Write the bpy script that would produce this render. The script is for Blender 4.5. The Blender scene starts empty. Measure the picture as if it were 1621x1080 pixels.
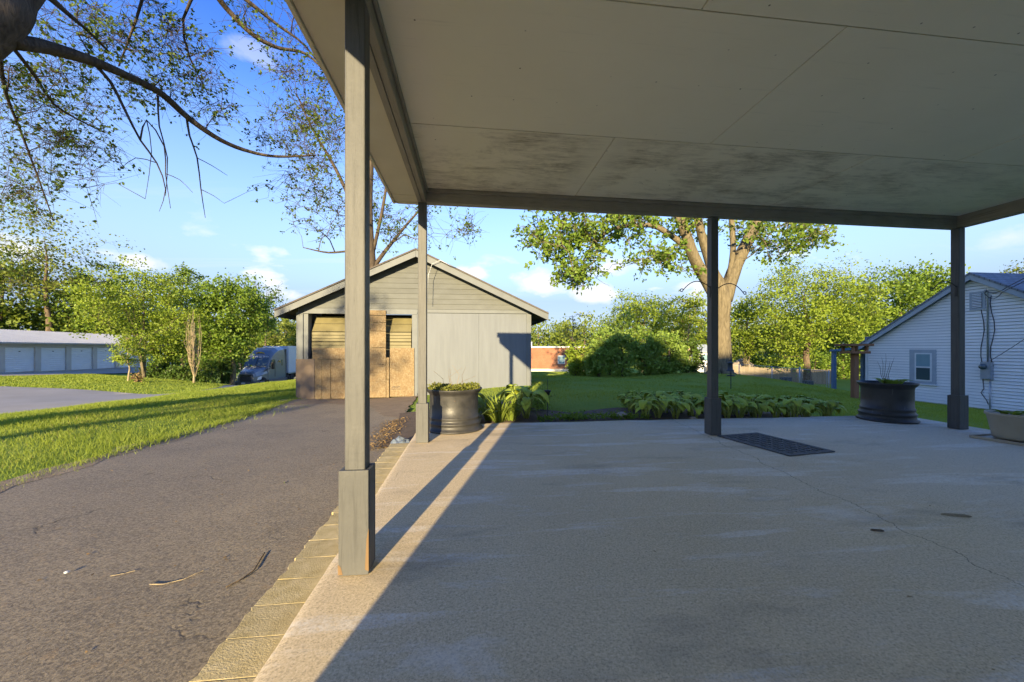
import bpy, bmesh, math, random
import numpy as np
from mathutils import Vector, Matrix
from mathutils.geometry import delaunay_2d_cdt
R = math.radians
random.seed(7)
SC = bpy.context.scene
COL = SC.collection

# ------------------------------------------------------------------ camera
CAM_H, FPX, YAW, HZ = 1.05, 610.0, R(6.13), 552.0
SA, CA = math.sin(YAW), math.cos(YAW)
cam = bpy.data.cameras.new('camera')
cam.sensor_width = 36.0
cam.lens = FPX / 1621 * 36
cam.shift_y = (HZ - 540) / 1621
cam.clip_start, cam.clip_end = 0.02, 3000
camo = bpy.data.objects.new('camera', cam)
COL.objects.link(camo)
camo.location = (0, 0, CAM_H)
camo.rotation_euler = (R(90), 0, -YAW)
SC.camera = camo

# ------------------------------------------------------------------ light
SUN_AZ, SUN_EL = R(194.2), R(12.0)         # compass angle from +Y, clockwise
to_sun = Vector((math.sin(SUN_AZ) * math.cos(SUN_EL), math.cos(SUN_AZ) * math.cos(SUN_EL), math.sin(SUN_EL)))
sun = bpy.data.lights.new('sun', 'SUN')
sun.energy, sun.angle, sun.color = 2.0, R(0.55), (1.0, 0.80, 0.47)
suno = bpy.data.objects.new('sun', sun)
COL.objects.link(suno)
suno.rotation_euler = to_sun.to_track_quat('Z', 'Y').to_euler()
suno.location = (-20, -60, 30)
EXPOSURE = 2.75
SC.view_settings.view_transform = 'Standard'
SC.view_settings.look = 'None'
SC.view_settings.exposure = EXPOSURE
SC.view_settings.gamma = 1
SC.view_settings.use_curve_mapping = False
SC.render.engine = 'CYCLES'
SC.cycles.use_denoising = True
SC.cycles.max_bounces = 10
SC.cycles.diffuse_bounces = 6
SC.cycles.use_adaptive_sampling = True
SC.cycles.adaptive_threshold = .02
SC.cycles.transparent_max_bounces = 8
SC.cycles.sample_clamp_indirect = 8


class NT:
    """tiny node-tree helper"""
    def __init__(s, tree):
        s.t = tree; s.n = tree.nodes; s.l = tree.links
    def put(s, sock, v):
        if v is None: return
        if isinstance(v, bpy.types.NodeSocket): s.l.new(v, sock)
        elif isinstance(v, bpy.types.Node): s.l.new(v.outputs[0], sock)
        else:
            if hasattr(sock, 'default_value'):
                dv = sock.default_value
                if hasattr(dv, '__len__') and not isinstance(dv, str):
                    if not hasattr(v, '__len__'): v = [v] * len(dv)
                    v = list(v)
                    if len(v) < len(dv): v = v + [1.0] * (len(dv) - len(v))
                    sock.default_value = v[:len(dv)]
                else: sock.default_value = v
    def add(s, kind, props=None, **ins):
        nd = s.n.new(kind)
        for k, v in (props or {}).items(): setattr(nd, k, v)
        for k, v in ins.items():
            key = int(k[1:]) if k[0] == 'i' and k[1:].isdigit() else k.replace('_', ' ')
            s.put(nd.inputs[key], v)
        return nd
    def m(s, op, a, b=None, c=None, clamp=False):
        nd = s.add('ShaderNodeMath', {'operation': op, 'use_clamp': clamp})
        s.put(nd.inputs[0], a)
        if b is not None: s.put(nd.inputs[1], b)
        if c is not None: s.put(nd.inputs[2], c)
        return nd.outputs[0]
    def mix(s, f, a, b, mode='MIX'):
        nd = s.add('ShaderNodeMix', {'data_type': 'RGBA', 'blend_type': mode, 'clamp_factor': True})
        s.put(nd.inputs[0], f); s.put(nd.inputs[6], a); s.put(nd.inputs[7], b)
        return nd.outputs[2]
    def noise(s, vec, scale, detail=4, rough=0.55, dist=0.0):
        nd = s.add('ShaderNodeTexNoise', Scale=scale, Detail=detail, Roughness=rough, Distortion=dist)
        if vec is not None: s.put(nd.inputs['Vector'], vec)
        return nd.outputs['Fac']
    def ramp(s, f, a, b, va=0.0, vb=1.0, clamp=True):
        nd = s.add('ShaderNodeMapRange', {'clamp': clamp})
        s.put(nd.inputs[0], f)
        for i, v in enumerate((a, b, va, vb)): nd.inputs[i + 1].default_value = v
        return nd.outputs[0]
    def mapping(s, vec, scale=(1, 1, 1), loc=(0, 0, 0), rot=(0, 0, 0)):
        nd = s.add('ShaderNodeMapping')
        s.put(nd.inputs['Vector'], vec)
        nd.inputs['Scale'].default_value = scale
        nd.inputs['Location'].default_value = loc
        nd.inputs['Rotation'].default_value = rot
        return nd.outputs[0]
    def xyz(s, vec):
        nd = s.add('ShaderNodeSeparateXYZ'); s.put(nd.inputs[0], vec)
        return nd.outputs[0], nd.outputs[1], nd.outputs[2]


# ------------------------------------------------------------------ sky
world = bpy.data.worlds.new('World')
SC.world = world
world.use_nodes = True
W = NT(world.node_tree)
W.n.clear()
sky = W.add('ShaderNodeTexSky', {'sky_type': 'NISHITA', 'sun_disc': False, 'sun_elevation': SUN_EL,
                                'sun_rotation': SUN_AZ, 'altitude': 200, 'air_density': 1.0,
                                'dust_density': 0.25, 'ozone_density': 2.5})
SKY_STRENGTH = 0.15
gen = W.add('ShaderNodeTexCoord').outputs['Generated']
gx, gy, gz = W.xyz(gen)
# clouds live on a flat layer: project the view direction on it
den = W.m('MAXIMUM', W.m('ADD', gz, 0.06), 0.02)
cxp = W.m('DIVIDE', gx, den); cyp = W.m('DIVIDE', gy, den)
comb = W.add('ShaderNodeCombineXYZ', X=cxp, Y=cyp, Z=0.0).outputs[0]
cir = W.noise(W.mapping(comb, (0.30, 1.35, 1), (3.1, 1.2, 0), (0, 0, R(-38))), 1.0, 7, 0.62, 0.7)
cirm = W.m('MULTIPLY', W.ramp(cir, 0.56, 0.80), 0.34)
puff = W.noise(W.mapping(gen, (5.5, 5.5, 13.0), (1.7, 0.4, 0.33)), 1.0, 8, 0.56, 0.15)
band = W.m('MULTIPLY', W.ramp(gz, 0.05, 0.11), W.ramp(gz, 0.30, 0.17))
puffm = W.m('MULTIPLY', W.ramp(puff, 0.545, 0.66), band)


def dirvec(u, v):
    a = (u - 810.5) / FPX; z = (HZ - v) / FPX
    return Vector((SA + a * CA, CA - a * SA, z)).normalized()


big = W.noise(W.mapping(gen, (9, 9, 16)), 1.0, 8, 0.6, 0.2)
for (u, v, rad, st) in ((855, 448, 0.085, 1.0), (945, 466, 0.075, 0.95), (752, 432, 0.055, 1.0), (212, 418, 0.04, 0.9), (1590, 376, 0.05, 0.55), (410, 92, 0.05, 0.35)):
    d = dirvec(u, v)
    cx = W.m('SUBTRACT', gx, d.x); cy = W.m('SUBTRACT', gy, d.y); cz = W.m('MULTIPLY', W.m('SUBTRACT', gz, d.z), 2.1)
    dist = W.m('SQRT', W.m('ADD', W.m('ADD', W.m('MULTIPLY', cx, cx), W.m('MULTIPLY', cy, cy)), W.m('MULTIPLY', cz, cz)))
    body = W.m('SUBTRACT', 1.0, W.m('DIVIDE', dist, rad))
    val = W.m('ADD', body, W.m('MULTIPLY', W.m('SUBTRACT', big, 0.5), 2.6))
    puffm = W.m('MAXIMUM', puffm, W.m('MULTIPLY', W.ramp(val, 0.12, 0.62), st))
cloud = W.m('MAXIMUM', cirm, puffm, clamp=True)
skyc = W.mix(1.0, sky.outputs[0], (.53, .505, .52, 1), 'MULTIPLY')
skyc = W.mix(W.ramp(gz, .16, .58), skyc, W.mix(1.0, skyc, (.27, .46, .86, 1), 'MULTIPLY'))
# pale haze low over the horizon, all the way round
skyc = W.mix(W.m('MULTIPLY', W.ramp(gz, .50, .12), .92), skyc, (.46, .61, .90, 1))
cloudcol = W.mix(W.ramp(puff, 0.4, 0.7), (1.0, 1.04, 1.08, 1), (1.2, 1.2, 1.2, 1))
fin = W.mix(cloud, skyc, cloudcol)
bg = W.add('ShaderNodeBackground', Strength=SKY_STRENGTH, Color=fin)
wo = W.add('ShaderNodeOutputWorld')
W.l.new(bg.outputs[0], wo.inputs[0])

# ------------------------------------------------------------------ places


def C(u, d):
    """ground-plan point that lies d metres ahead of the viewpoint in the direction of column u"""
    xc = (u - 810.5) / FPX * d
    return (d * SA + xc * CA, d * CA - xc * SA)


def P3(u, v, d):
    x, y = C(u, d)
    return Vector((x, y, CAM_H + (HZ - v) * d / FPX))


TP = [(-.8, -6, -.14), (-.8, 0, -.14), (-.8, 4, -.15), (-1.0, 7, -.22), (-4, -6, -.14), (-4, 0, -.14), (-4, 4, -.16), (-4, 6, -.2),
      (-4.6, 11, -.34), (-1.7, 11, -.32), (-1.5, 15, -.3), (1.8, 11, -.03), (1.8, 16, -.12), (0.3, 7, -.06), (0.5, 9.5, -.06),
      (3, 6.5, -.04), (3, 10, -.06), (4, 14, -.14), (5.1, 18.6, -.33), (7.9, 18.3, -.33), (11.6, 16.9, -.10), (10, 12, -.22),
      (7, 4, -.2), (7, 0, -.2), (8.9, 8.1, -.36), (12.5, 9, -.62), (18.4, 8, -1.12), (18.4, 12, -1.15), (18.4, 16, -1.15), (24, 12, -1.2),
      (19.5, 20, -1.3), (24.5, 27.5, -1.75), (33.9, 38.6, -2.7), (14.5, 22, -.65), (9.2, 44, -1.6), (12, 30, -.9), (2, 30, -.8),
      (-8.4, 7.8, -.2), (-8.2, 0, -.2), (-8, 12, -.27), (-7.8, 17.6, -.36), (-6.2, 22, -.6), (-6, 3, -.17), (-6, 9, -.24), (-5.5, 14, -.34),
      (-15.4, 14.5, -.8), (-13.5, 18.2, -1.0), (-10.8, 12, -.62), (-10.8, 4, -.55), (-23, 21.7, -.85), (-25, 10, -.75), (-18, 20.3, -.92),
      (-19.6, 39.3, -2.6), (-15.5, 30, -1.95), (-11, 26, -1.4), (-24.8, 30.8, -1.05), (-19.5, 29, -1.35), (-36, 34, -.85), (-40, 47.5, -.9), (-33, 22, -.8),
      (-22, 52, -3.0), (-10, 50, -2.4)]
for k in range(16):
    t = k * math.tau / 16
    TP.append((95 * math.sin(t), 95 * math.cos(t), -3.0))
    TP.append((170 * math.sin(t), 170 * math.cos(t), -3.0))
TP = np.array(TP, float)


def _phi(r2): return np.sqrt(r2 + 6.0)


_D = ((TP[:, None, :2] - TP[None, :, :2]) ** 2).sum(-1)
_n = len(TP)
_M = np.zeros((_n + 1, _n + 1)); _M[:_n, :_n] = _phi(_D) - 0.02 * np.eye(_n); _M[:_n, _n] = 1; _M[_n, :_n] = 1
_Wt = np.linalg.solve(_M, np.append(TP[:, 2], 0))


def Hn(x, y):
    x = np.asarray(x, float); y = np.asarray(y, float)
    sh = x.shape; xf = x.ravel(); yf = y.ravel()
    out = np.empty(len(xf))
    for i in range(0, len(xf), 20000):
        a = xf[i:i + 20000]; b = yf[i:i + 20000]
        r2 = (a[:, None] - TP[None, :, 0]) ** 2 + (b[:, None] - TP[None, :, 1]) ** 2
        out[i:i + 20000] = _phi(r2) @ _Wt[:_n] + _Wt[_n]
    rad = np.sqrt(xf ** 2 + yf ** 2)
    w = np.clip((rad - 90) / 60, 0, 1)
    out = out * (1 - w) - 3.0 * w
    return out.reshape(sh)


def H(x, y): return float(Hn(np.array([x]), np.array([y]))[0])


def inside(poly, x, y):
    x = np.asarray(x); y = np.asarray(y)
    res = np.zeros(x.shape, bool)
    n = len(poly)
    for i in range(n):
        x0, y0 = poly[i]; x1, y1 = poly[(i + 1) % n]
        c = ((y0 > y) != (y1 > y)) & (x < (x1 - x0) * (y - y0) / ((y1 - y0) or 1e-9) + x0)
        res ^= c
    return res


# ------------------------------------------------------------------ mesh helpers
class MB:
    def __init__(s): s.v = []; s.f = []; s.mi = []; s.cur = 0
    def add(s, vs, fs):
        o = len(s.v)
        s.v += [tuple(p) for p in vs]
        s.f += [tuple(i + o for i in q) for q in fs]
        s.mi += [s.cur] * len(fs)
        return s
    def box(s, x0, y0, z0, x1, y1, z1):
        return s.add([(x0, y0, z0), (x1, y0, z0), (x1, y1, z0), (x0, y1, z0), (x0, y0, z1), (x1, y0, z1), (x1, y1, z1), (x0, y1, z1)],
                     [(3, 2, 1, 0), (4, 5, 6, 7), (0, 1, 5, 4), (1, 2, 6, 5), (2, 3, 7, 6), (3, 0, 4, 7)])
    def obox(s, a, b, w, h, up=(0, 0, 1)):
        """bar from a to b, w wide, h deep"""
        a = Vector(a); b = Vector(b); d = (b - a).normalized(); u = Vector(up)
        if abs(d.dot(u)) > .99: u = Vector((1, 0, 0))
        sd = d.cross(u).normalized(); u = sd.cross(d).normalized()
        vs = []
        for p in (a, b):
            for (i, j) in ((-1, -1), (1, -1), (1, 1), (-1, 1)): vs.append(p + sd * (w / 2 * i) + u * (h / 2 * j))
        return s.add(vs, [(3, 2, 1, 0), (4, 5, 6, 7), (0, 1, 5, 4), (1, 2, 6, 5), (2, 3, 7, 6), (3, 0, 4, 7)])
    def prism(s, poly, axis, a, b):
        """extrude a 2-D polygon along axis (0,1,2) from a to b"""
        n = len(poly)
        def mk(p, t):
            return (t, p[0], p[1]) if axis == 0 else ((p[0], t, p[1]) if axis == 1 else (p[0], p[1], t))
        vs = [mk(p, a) for p in poly] + [mk(p, b) for p in poly]
        fs = [tuple(range(n))[::-1], tuple(range(n, 2 * n))] + [(i, (i + 1) % n, n + (i + 1) % n, n + i) for i in range(n)]
        return s.add(vs, fs)
    def tube(s, pts, rad, n=6, cap=True):
        pts = [Vector(p) for p in pts]
        if not hasattr(rad, '__len__'): rad = [rad] * len(pts)
        vs = []; fs = []
        ref = None
        for i, p in enumerate(pts):
            d = (pts[min(i + 1, len(pts) - 1)] - pts[max(i - 1, 0)])
            if d.length < 1e-9: d = Vector((0, 0, 1))
            d.normalize()
            if ref is None:
                ref = d.cross(Vector((0.13, 0.31, 0.94)))
                if ref.length < .05: ref = d.cross(Vector((1, 0, 0)))
            ref = (ref - d * ref.dot(d))
            if ref.length < 1e-6: ref = d.orthogonal()
            ref.normalize(); w = d.cross(ref)
            for k in range(n):
                t = k * math.tau / n
                vs.append(p + (ref * math.cos(t) + w * math.sin(t)) * rad[i])
        for i in range(len(pts) - 1):
            for k in range(n):
                a = i * n + k; b = i * n + (k + 1) % n
                fs.append((a, b, b + n, a + n))
        if cap:
            fs.append(tuple(range(n))[::-1]); o = (len(pts) - 1) * n
            fs.append(tuple(range(o, o + n)))
        return s.add(vs, fs)
    def limb(s, pl, n=10, rough=.05, sub=4):
        """a smoothly curved, lumpy limb through (x,y,z,r) points"""
        q = np.array(pl, float)
        q = np.vstack([2 * q[0] - q[1], q, 2 * q[-1] - q[-2]])
        out = []
        for i in range(1, len(q) - 2):
            for k in range(sub):
                t = k / sub
                a = .5 * ((2 * q[i]) + (q[i + 1] - q[i - 1]) * t + (2 * q[i - 1] - 5 * q[i] + 4 * q[i + 1] - q[i + 2]) * t * t + (3 * q[i] - q[i - 1] - 3 * q[i + 1] + q[i + 2]) * t ** 3)
                out.append(a)
        out.append(q[-2])
        out = np.array(out)
        rad = np.maximum(out[:, 3], q[1:-1, 3].min())
        o = len(s.v)
        s.tube([Vector(p[:3]) for p in out], list(rad), n)
        ph = random.uniform(0, 6)
        for i in range(len(out)):
            c = out[i, :3]
            for k in range(n):
                t = k * math.tau / n
                f = 1 + rough * (math.sin(3 * t + i * .35 + ph) + .7 * math.sin(5 * t - i * .5 + ph * 2) + .6 * random.uniform(-1, 1))
                v = s.v[o + i * n + k]
                s.v[o + i * n + k] = tuple(c[m] + (v[m] - c[m]) * f for m in range(3))
        return s
    def lathe(s, prof, n=32, c=(0, 0)):
        vs = []; fs = []
        for (r, z) in prof:
            for k in range(n):
                t = k * math.tau / n
                vs.append((c[0] + r * math.cos(t), c[1] + r * math.sin(t), z))
        for i in range(len(prof) - 1):
            for k in range(n):
                a = i * n + k; b = i * n + (k + 1) % n
                fs.append((a, b, b + n, a + n))
        return s.add(vs, fs)
    def mesh(s, name, smooth=False):
        me = bpy.data.meshes.new(name)
        me.from_pydata(s.v, [], s.f)
        if any(s.mi): me.polygons.foreach_set('material_index', s.mi)
        if smooth: me.polygons.foreach_set('use_smooth', [True] * len(me.polygons))
        me.update()
        return me


def obj(name, mesh, mat=None, parent=None, loc=(0, 0, 0), rot=(0, 0, 0), bevel=0, smooth=False, scale=None):
    if isinstance(mesh, MB): mesh = mesh.mesh(name, smooth)
    o = bpy.data.objects.new(name, mesh)
    COL.objects.link(o)
    if mat is not None and mesh is not None and len(mesh.materials) == 0:
        for mm in (mat if isinstance(mat, (list, tuple)) else [mat]): mesh.materials.append(mm)
    o.location = loc; o.rotation_euler = rot
    if scale: o.scale = scale
    if parent: o.parent = parent
    if bevel:
        b = o.modifiers.new('bevel', 'BEVEL'); b.width = bevel; b.segments = 2; b.limit_method = 'ANGLE'
    return o


def tag(o, label, cat=None, group=None):
    o['label'] = label
    if cat: o['category'] = cat
    if group: o['group'] = group
    return o


def thing(name, label, cat, loc=(0, 0, 0), rot=0, group=None):
    o = bpy.data.objects.new(name, None)
    COL.objects.link(o)
    o.empty_display_size = .2
    o.location = loc; o.rotation_euler = (0, 0, rot)
    return tag(o, label, cat, group)


def struct(o): o['kind'] = 'structure'; return o
def stuff(o): o['kind'] = 'stuff'; return o


def np_mesh(name, verts, k, mat, smooth=False):
    """verts (N*k,3): N separate k-gons"""
    n = len(verts) // k
    me = bpy.data.meshes.new(name)
    me.vertices.add(n * k); me.vertices.foreach_set('co', np.ascontiguousarray(verts, np.float32).ravel())
    me.loops.add(n * k); me.loops.foreach_set('vertex_index', np.arange(n * k, dtype=np.int32))
    me.polygons.add(n)
    me.polygons.foreach_set('loop_start', np.arange(0, n * k, k, dtype=np.int32))
    me.polygons.foreach_set('loop_total', np.full(n, k, np.int32))
    me.update(calc_edges=True)
    me.materials.append(mat)
    return me


# ------------------------------------------------------------------ materials
def newmat(name):
    m = bpy.data.materials.new(name); m.use_nodes = True
    t = NT(m.node_tree); t.n.clear()
    out = t.add('ShaderNodeOutputMaterial')
    b = t.add('ShaderNodeBsdfPrincipled')
    t.l.new(b.outputs[0], out.inputs[0])
    return m, t, b, out


def OC(t): return t.add('ShaderNodeTexCoord').outputs['Object']
def WP(t): return t.add('ShaderNodeNewGeometry').outputs['Position']


def bump(t, b, h, strength=.3, dist=.01):
    nd = t.add('ShaderNodeBump', Strength=strength, Distance=dist, Height=h)
    t.l.new(nd.outputs[0], b.inputs['Normal'])


def plain(name, c1, c2=None, scale=6, rough=.7, bscale=60, bstr=.15, metal=0, stretch=(1, 1, 1), lo=.3, hi=.7, island=0.0, bdist=.004, spec=.4):
    m, t, b, out = newmat(name)
    c2 = c2 or tuple(x * .8 for x in c1)
    co = t.mapping(WP(t), stretch)
    col = t.mix(t.ramp(t.noise(co, scale, 6, .6), lo, hi), (*c1, 1), (*c2, 1))
    if island:
        rnd = t.add('ShaderNodeObjectInfo').outputs['Random']
        col = t.mix(1.0, col, t.add('ShaderNodeCombineColor', Red=t.ramp(rnd, 0, 1, 1 - island, 1 + island * .4), Green=t.ramp(rnd, 0, 1, 1 - island, 1 + island * .4), Blue=t.ramp(rnd, 0, 1, 1 - island, 1 + island * .4)).outputs[0], 'MULTIPLY')
    t.put(b.inputs['Base Color'], col)
    b.inputs['Roughness'].default_value = rough
    b.inputs['Metallic'].default_value = metal
    b.inputs['Specular IOR Level'].default_value = spec
    if bstr: bump(t, b, t.noise(co, bscale, 4, .6), bstr, bdist)
    return m


def leafmat(name, c1, c2, trans=.35, rough=.5):
    m, t, b, out = newmat(name)
    rnd = t.add('ShaderNodeNewGeometry').outputs['Random Per Island']
    big_ = t.noise(WP(t), .7, 3, .6)
    f = t.m('ADD', t.m('MULTIPLY', rnd, .55), t.ramp(big_, .3, .7, 0, .45))
    col = t.mix(f, (*c1, 1), (*c2, 1))
    t.put(b.inputs['Base Color'], col)
    b.inputs['Roughness'].default_value = rough
    b.inputs['Specular IOR Level'].default_value = .25
    tr = t.add('ShaderNodeBsdfTranslucent', Color=t.mix(1.0, col, (1.25, 1.2, .5, 1), 'MULTIPLY'))
    mx = t.add('ShaderNodeMixShader', i0=trans)
    t.l.new(b.outputs[0], mx.inputs[1]); t.l.new(tr.outputs[0], mx.inputs[2])
    t.l.new(mx.outputs[0], out.inputs[0])
    return m


M = {}
M['leaf_lime'] = leafmat('leaf_lime', (.165, .245, .028), (.29, .36, .042))
M['leaf_green'] = leafmat('leaf_green', (.10, .185, .024), (.22, .30, .040))
M['leaf_dark'] = leafmat('leaf_dark', (.055, .105, .018), (.115, .18, .030), .3)
M['leaf_olive'] = leafmat('leaf_olive', (.125, .165, .026), (.22, .255, .040))
M['leaf_shrub'] = leafmat('leaf_shrub', (.17, .27, .05), (.30, .40, .08), .35)
M['leaf_far'] = leafmat('leaf_far', (.12, .17, .028), (.21, .255, .042), .3)
M['leaf_bud'] = leafmat('leaf_bud', (.06, .105, .015), (.135, .195, .026), .35)
M['grass_dry'] = leafmat('grass_dry', (.26, .25, .07), (.40, .36, .13), .3, .7)
M['grass'] = leafmat('grass_blades', (.20, .275, .040), (.34, .39, .065), .45, .55)
M['lily'] = leafmat('lily_leaves', (.17, .245, .035), (.27, .33, .06), .3)
M['sedum'] = leafmat('sedum', (.11, .135, .02), (.20, .20, .04), .2)
M['litter'] = leafmat('dry_leaves', (.15, .09, .04), (.30, .205, .09), .1, .8)
M['dirt'] = plain('soil', (.085, .06, .04), (.14, .10, .065), 8, .95, 40, .6, bdist=.02)

M['verge'] = plain('verge_soil', (.20, .15, .095), (.30, .235, .15), 6, .95, 50, .8, bdist=.02)
M['apron'] = plain('dirt_apron', (.17, .125, .08), (.245, .185, .12), 5, .95, 50, .8, bdist=.02)
# hosta leaf: yellow-green blade, tone varies from leaf to leaf
M['hosta'] = plain('hosta_leaf', (.33, .42, .040), (.47, .53, .07), 9, .6, 90, .2, island=.3, spec=.2)
M['stem'] = plain('hosta_stem', (.32, .38, .07), (.40, .44, .10), 12, .5, 60, .1)


def barkmat(name, c1, c2):
    m, t, b, out = newmat(name)
    co = t.mapping(WP(t), (9, 9, 1.6))
    n1 = t.noise(co, 1.6, 7, .65, .6)
    t.put(b.inputs['Base Color'], t.mix(t.ramp(n1, .32, .68), (*c1, 1), (*c2, 1)))
    b.inputs['Roughness'].default_value = .95
    b.inputs['Specular IOR Level'].default_value = .15
    bump(t, b, n1, .9, .05)
    return m


M['bark'] = barkmat('bark_grey', (.07, .05, .036), (.19, .145, .095))
M['bark_dark'] = barkmat('bark_dark', (.045, .035, .026), (.13, .10, .07))
M['bark_pale'] = barkmat('bark_pale', (.095, .078, .048), (.22, .18, .11))
M['bark_tan'] = barkmat('bark_tan', (.24, .19, .11), (.42, .34, .22))

# ground under the grass
m, t, b, out = newmat('lawn_ground')
co = WP(t)
g1 = t.noise(co, .35, 5, .6); g2 = t.noise(co, 7, 5, .7); g3 = t.noise(co, 45, 3, .7)
col = t.mix(t.ramp(g1, .35, .65), (.20, .30, .045, 1), (.29, .36, .065, 1))
col = t.mix(t.ramp(g2, .35, .75, 0, .75), col, (.20, .29, .042, 1))
col = t.mix(t.ramp(g3, .58, .8, 0, .55), col, (.16, .135, .06, 1))
t.put(b.inputs['Base Color'], col); b.inputs['Roughness'].default_value = .95
b.inputs['Specular IOR Level'].default_value = .1
bump(t, b, t.m('ADD', g3, t.m('MULTIPLY', g2, 2.0)), .9, .05)
M['lawn'] = m

# patio concrete
m, t, b, out = newmat('patio_concrete')
co = WP(t); px, py, pz = t.xyz(co)
agg = t.add('ShaderNodeTexVoronoi', Scale=115.0, Vector=co)
cellr = t.xyz(t.add('ShaderNodeTexVoronoi', Scale=170.0, Vector=co).outputs['Color'])[0]
spk = t.m('ADD', t.m('MULTIPLY', t.noise(co, 90, 5, .9), .72), t.m('MULTIPLY', t.ramp(cellr, 0, 1, .3, .7), .28))
fine = t.noise(co, 420, 2, .6)
largeN = t.noise(co, .8, 5, .62)
col = t.mix(t.ramp(largeN, .3, .7), (.58, .46, .275, 1), (.68, .545, .335, 1))
# the smoother grey cement towards the far end and right
wornN = t.noise(t.mapping(co, (.8, 1.6, 1)), 1.1, 6, .65)
worn = t.m('MULTIPLY', t.ramp(t.m('ADD', t.m('MULTIPLY', px, .16), wornN), .72, 1.12), .8)
col = t.mix(worn, col, (.65, .555, .41, 1))
col = t.mix(t.ramp(spk, .51, .60, 0, .6), col, (.82, .69, .47, 1))
col = t.mix(t.ramp(spk, .485, .40, 0, .62), col, (.25, .195, .13, 1))
col = t.mix(t.m('MULTIPLY', t.ramp(agg.outputs['Distance'], .30, .10), t.ramp(t.noise(co, 2.2, 4, .6), .45, .7, 0, .65)), col, (.42, .36, .27, 1))
# pale lime streaks that run across the slab
st = t.noise(t.mapping(co, (.55, 4.2, 1), (4.3, 1.15, 0)), 1.0, 7, .62, .25)
stm = t.m('MULTIPLY', t.ramp(st, .545, .62), t.ramp(t.noise(co, 24, 4, .7), .3, .6, .25, 1))
stm = t.m('MULTIPLY', t.m('MULTIPLY', stm, t.ramp(t.noise(co, 60, 3, .7), .4, .55, .3, 1)), .6)
col = t.mix(stm, col, (.82, .78, .70, 1))
st2 = t.noise(t.mapping(co, (.9, 2.6, 1), (9.2, 3.4, 0), (0, 0, .15)), 1.1, 7, .7, .4)
col = t.mix(t.m('MULTIPLY', t.ramp(st2, .57, .68), .35), col, (.80, .77, .71, 1))
dk = t.noise(t.mapping(co, (.7, 1.8, 1), (2.2, 8.4, 0)), 1.2, 6, .65)
col = t.mix(t.ramp(dk, .56, .72, 0, .5), col, (.20, .17, .135, 1))
# long hairline crack
cn = t.m('ADD', t.m('MULTIPLY', t.m('SUBTRACT', t.noise(t.mapping(co, (0, 1, 0)), 2.4, 6, .7), .5), .30), t.m('MULTIPLY', t.m('SUBTRACT', t.noise(co, 22, 3, .6), .5), .028))
ln = t.m('ABSOLUTE', t.m('SUBTRACT', t.m('ADD', px, cn), t.m('ADD', 2.235, t.m('MULTIPLY', py, .135))))
crk = t.ramp(ln, .0055, .001)
crk = t.m('MULTIPLY', crk, t.ramp(t.noise(co, 5, 3, .6), .25, .45, .35, 1))
col = t.mix(t.m('MULTIPLY', crk, .7), col, (.06, .05, .035, 1))
t.put(b.inputs['Base Color'], col)
t.put(b.inputs['Roughness'], t.ramp(stm, 0, .6, .9, .75))
b.inputs['Specular IOR Level'].default_value = .25
hgt = t.m('SUBTRACT', t.m('ADD', t.m('MULTIPLY', spk, .8), t.m('MULTIPLY', fine, .3)), t.m('MULTIPLY', crk, 1.6))
bump(t, b, hgt, .28, .004)
M['patio'] = m

# asphalt
m, t, b, out = newmat('asphalt')
co = WP(t)
cellr = t.xyz(t.add('ShaderNodeTexVoronoi', Scale=130.0, Vector=co).outputs['Color'])[0]
s1 = t.m('ADD', t.m('MULTIPLY', t.noise(co, 60, 5, .9), .7), t.m('MULTIPLY', t.ramp(cellr, 0, 1, .3, .7), .3)); s2 = t.noise(co, 1.1, 6, .65); s3 = t.noise(co, 14, 5, .7)
col = t.mix(t.ramp(s2, .3, .7), (.185, .155, .110, 1), (.285, .235, .155, 1))
col = t.mix(t.ramp(s1, .515, .57, 0, .5), col, (.42, .34, .22, 1))
col = t.mix(t.ramp(s1, .485, .42, 0, .6), col, (.07, .055, .042, 1))
col = t.mix(t.ramp(s3, .58, .70, 0, .7), col, (.30, .215, .12, 1))
cr = t.add('ShaderNodeTexVoronoi', {'feature': 'DISTANCE_TO_EDGE'}, Scale=.55, Vector=t.mapping(t.m('ADD', 0, 0), (1, 1, 1)))
wv = t.add('ShaderNodeVectorMath', {'operation': 'ADD'}, i0=co)
nz = t.add('ShaderNodeTexNoise', Scale=2.5, Detail=6.0, Vector=co)
t.put(wv.inputs[1], nz.outputs['Color'])
t.put(cr.inputs['Vector'], wv.outputs[0])
crm = t.m('MULTIPLY', t.ramp(cr.outputs['Distance'], .009, .001), t.ramp(t.noise(co, 1.7, 3, .6), .5, .62))
col = t.mix(t.m('MULTIPLY', crm, .6), col, (.03, .025, .02, 1))
t.put(b.inputs['Base Color'], col); b.inputs['Roughness'].default_value = .88
b.inputs['Specular IOR Level'].default_value = .3
bump(t, b, t.m('SUBTRACT', t.m('ADD', s1, t.m('MULTIPLY', s3, .8)), t.m('MULTIPLY', crm, .8)), .5, .006)
M['asphalt'] = m
M['road'] = plain('road_concrete', (.30, .27, .215), (.38, .34, .28), .6, .9, 60, .4)
M['block'] = plain('edging_block', (.42, .335, .15), (.56, .46, .25), 18, .95, 120, .8, island=.12, bdist=.004)
M['slabedge'] = plain('slab_edge', (.27, .235, .17), (.38, .33, .25), 20, .92, 200, .7, bdist=.006)


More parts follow.
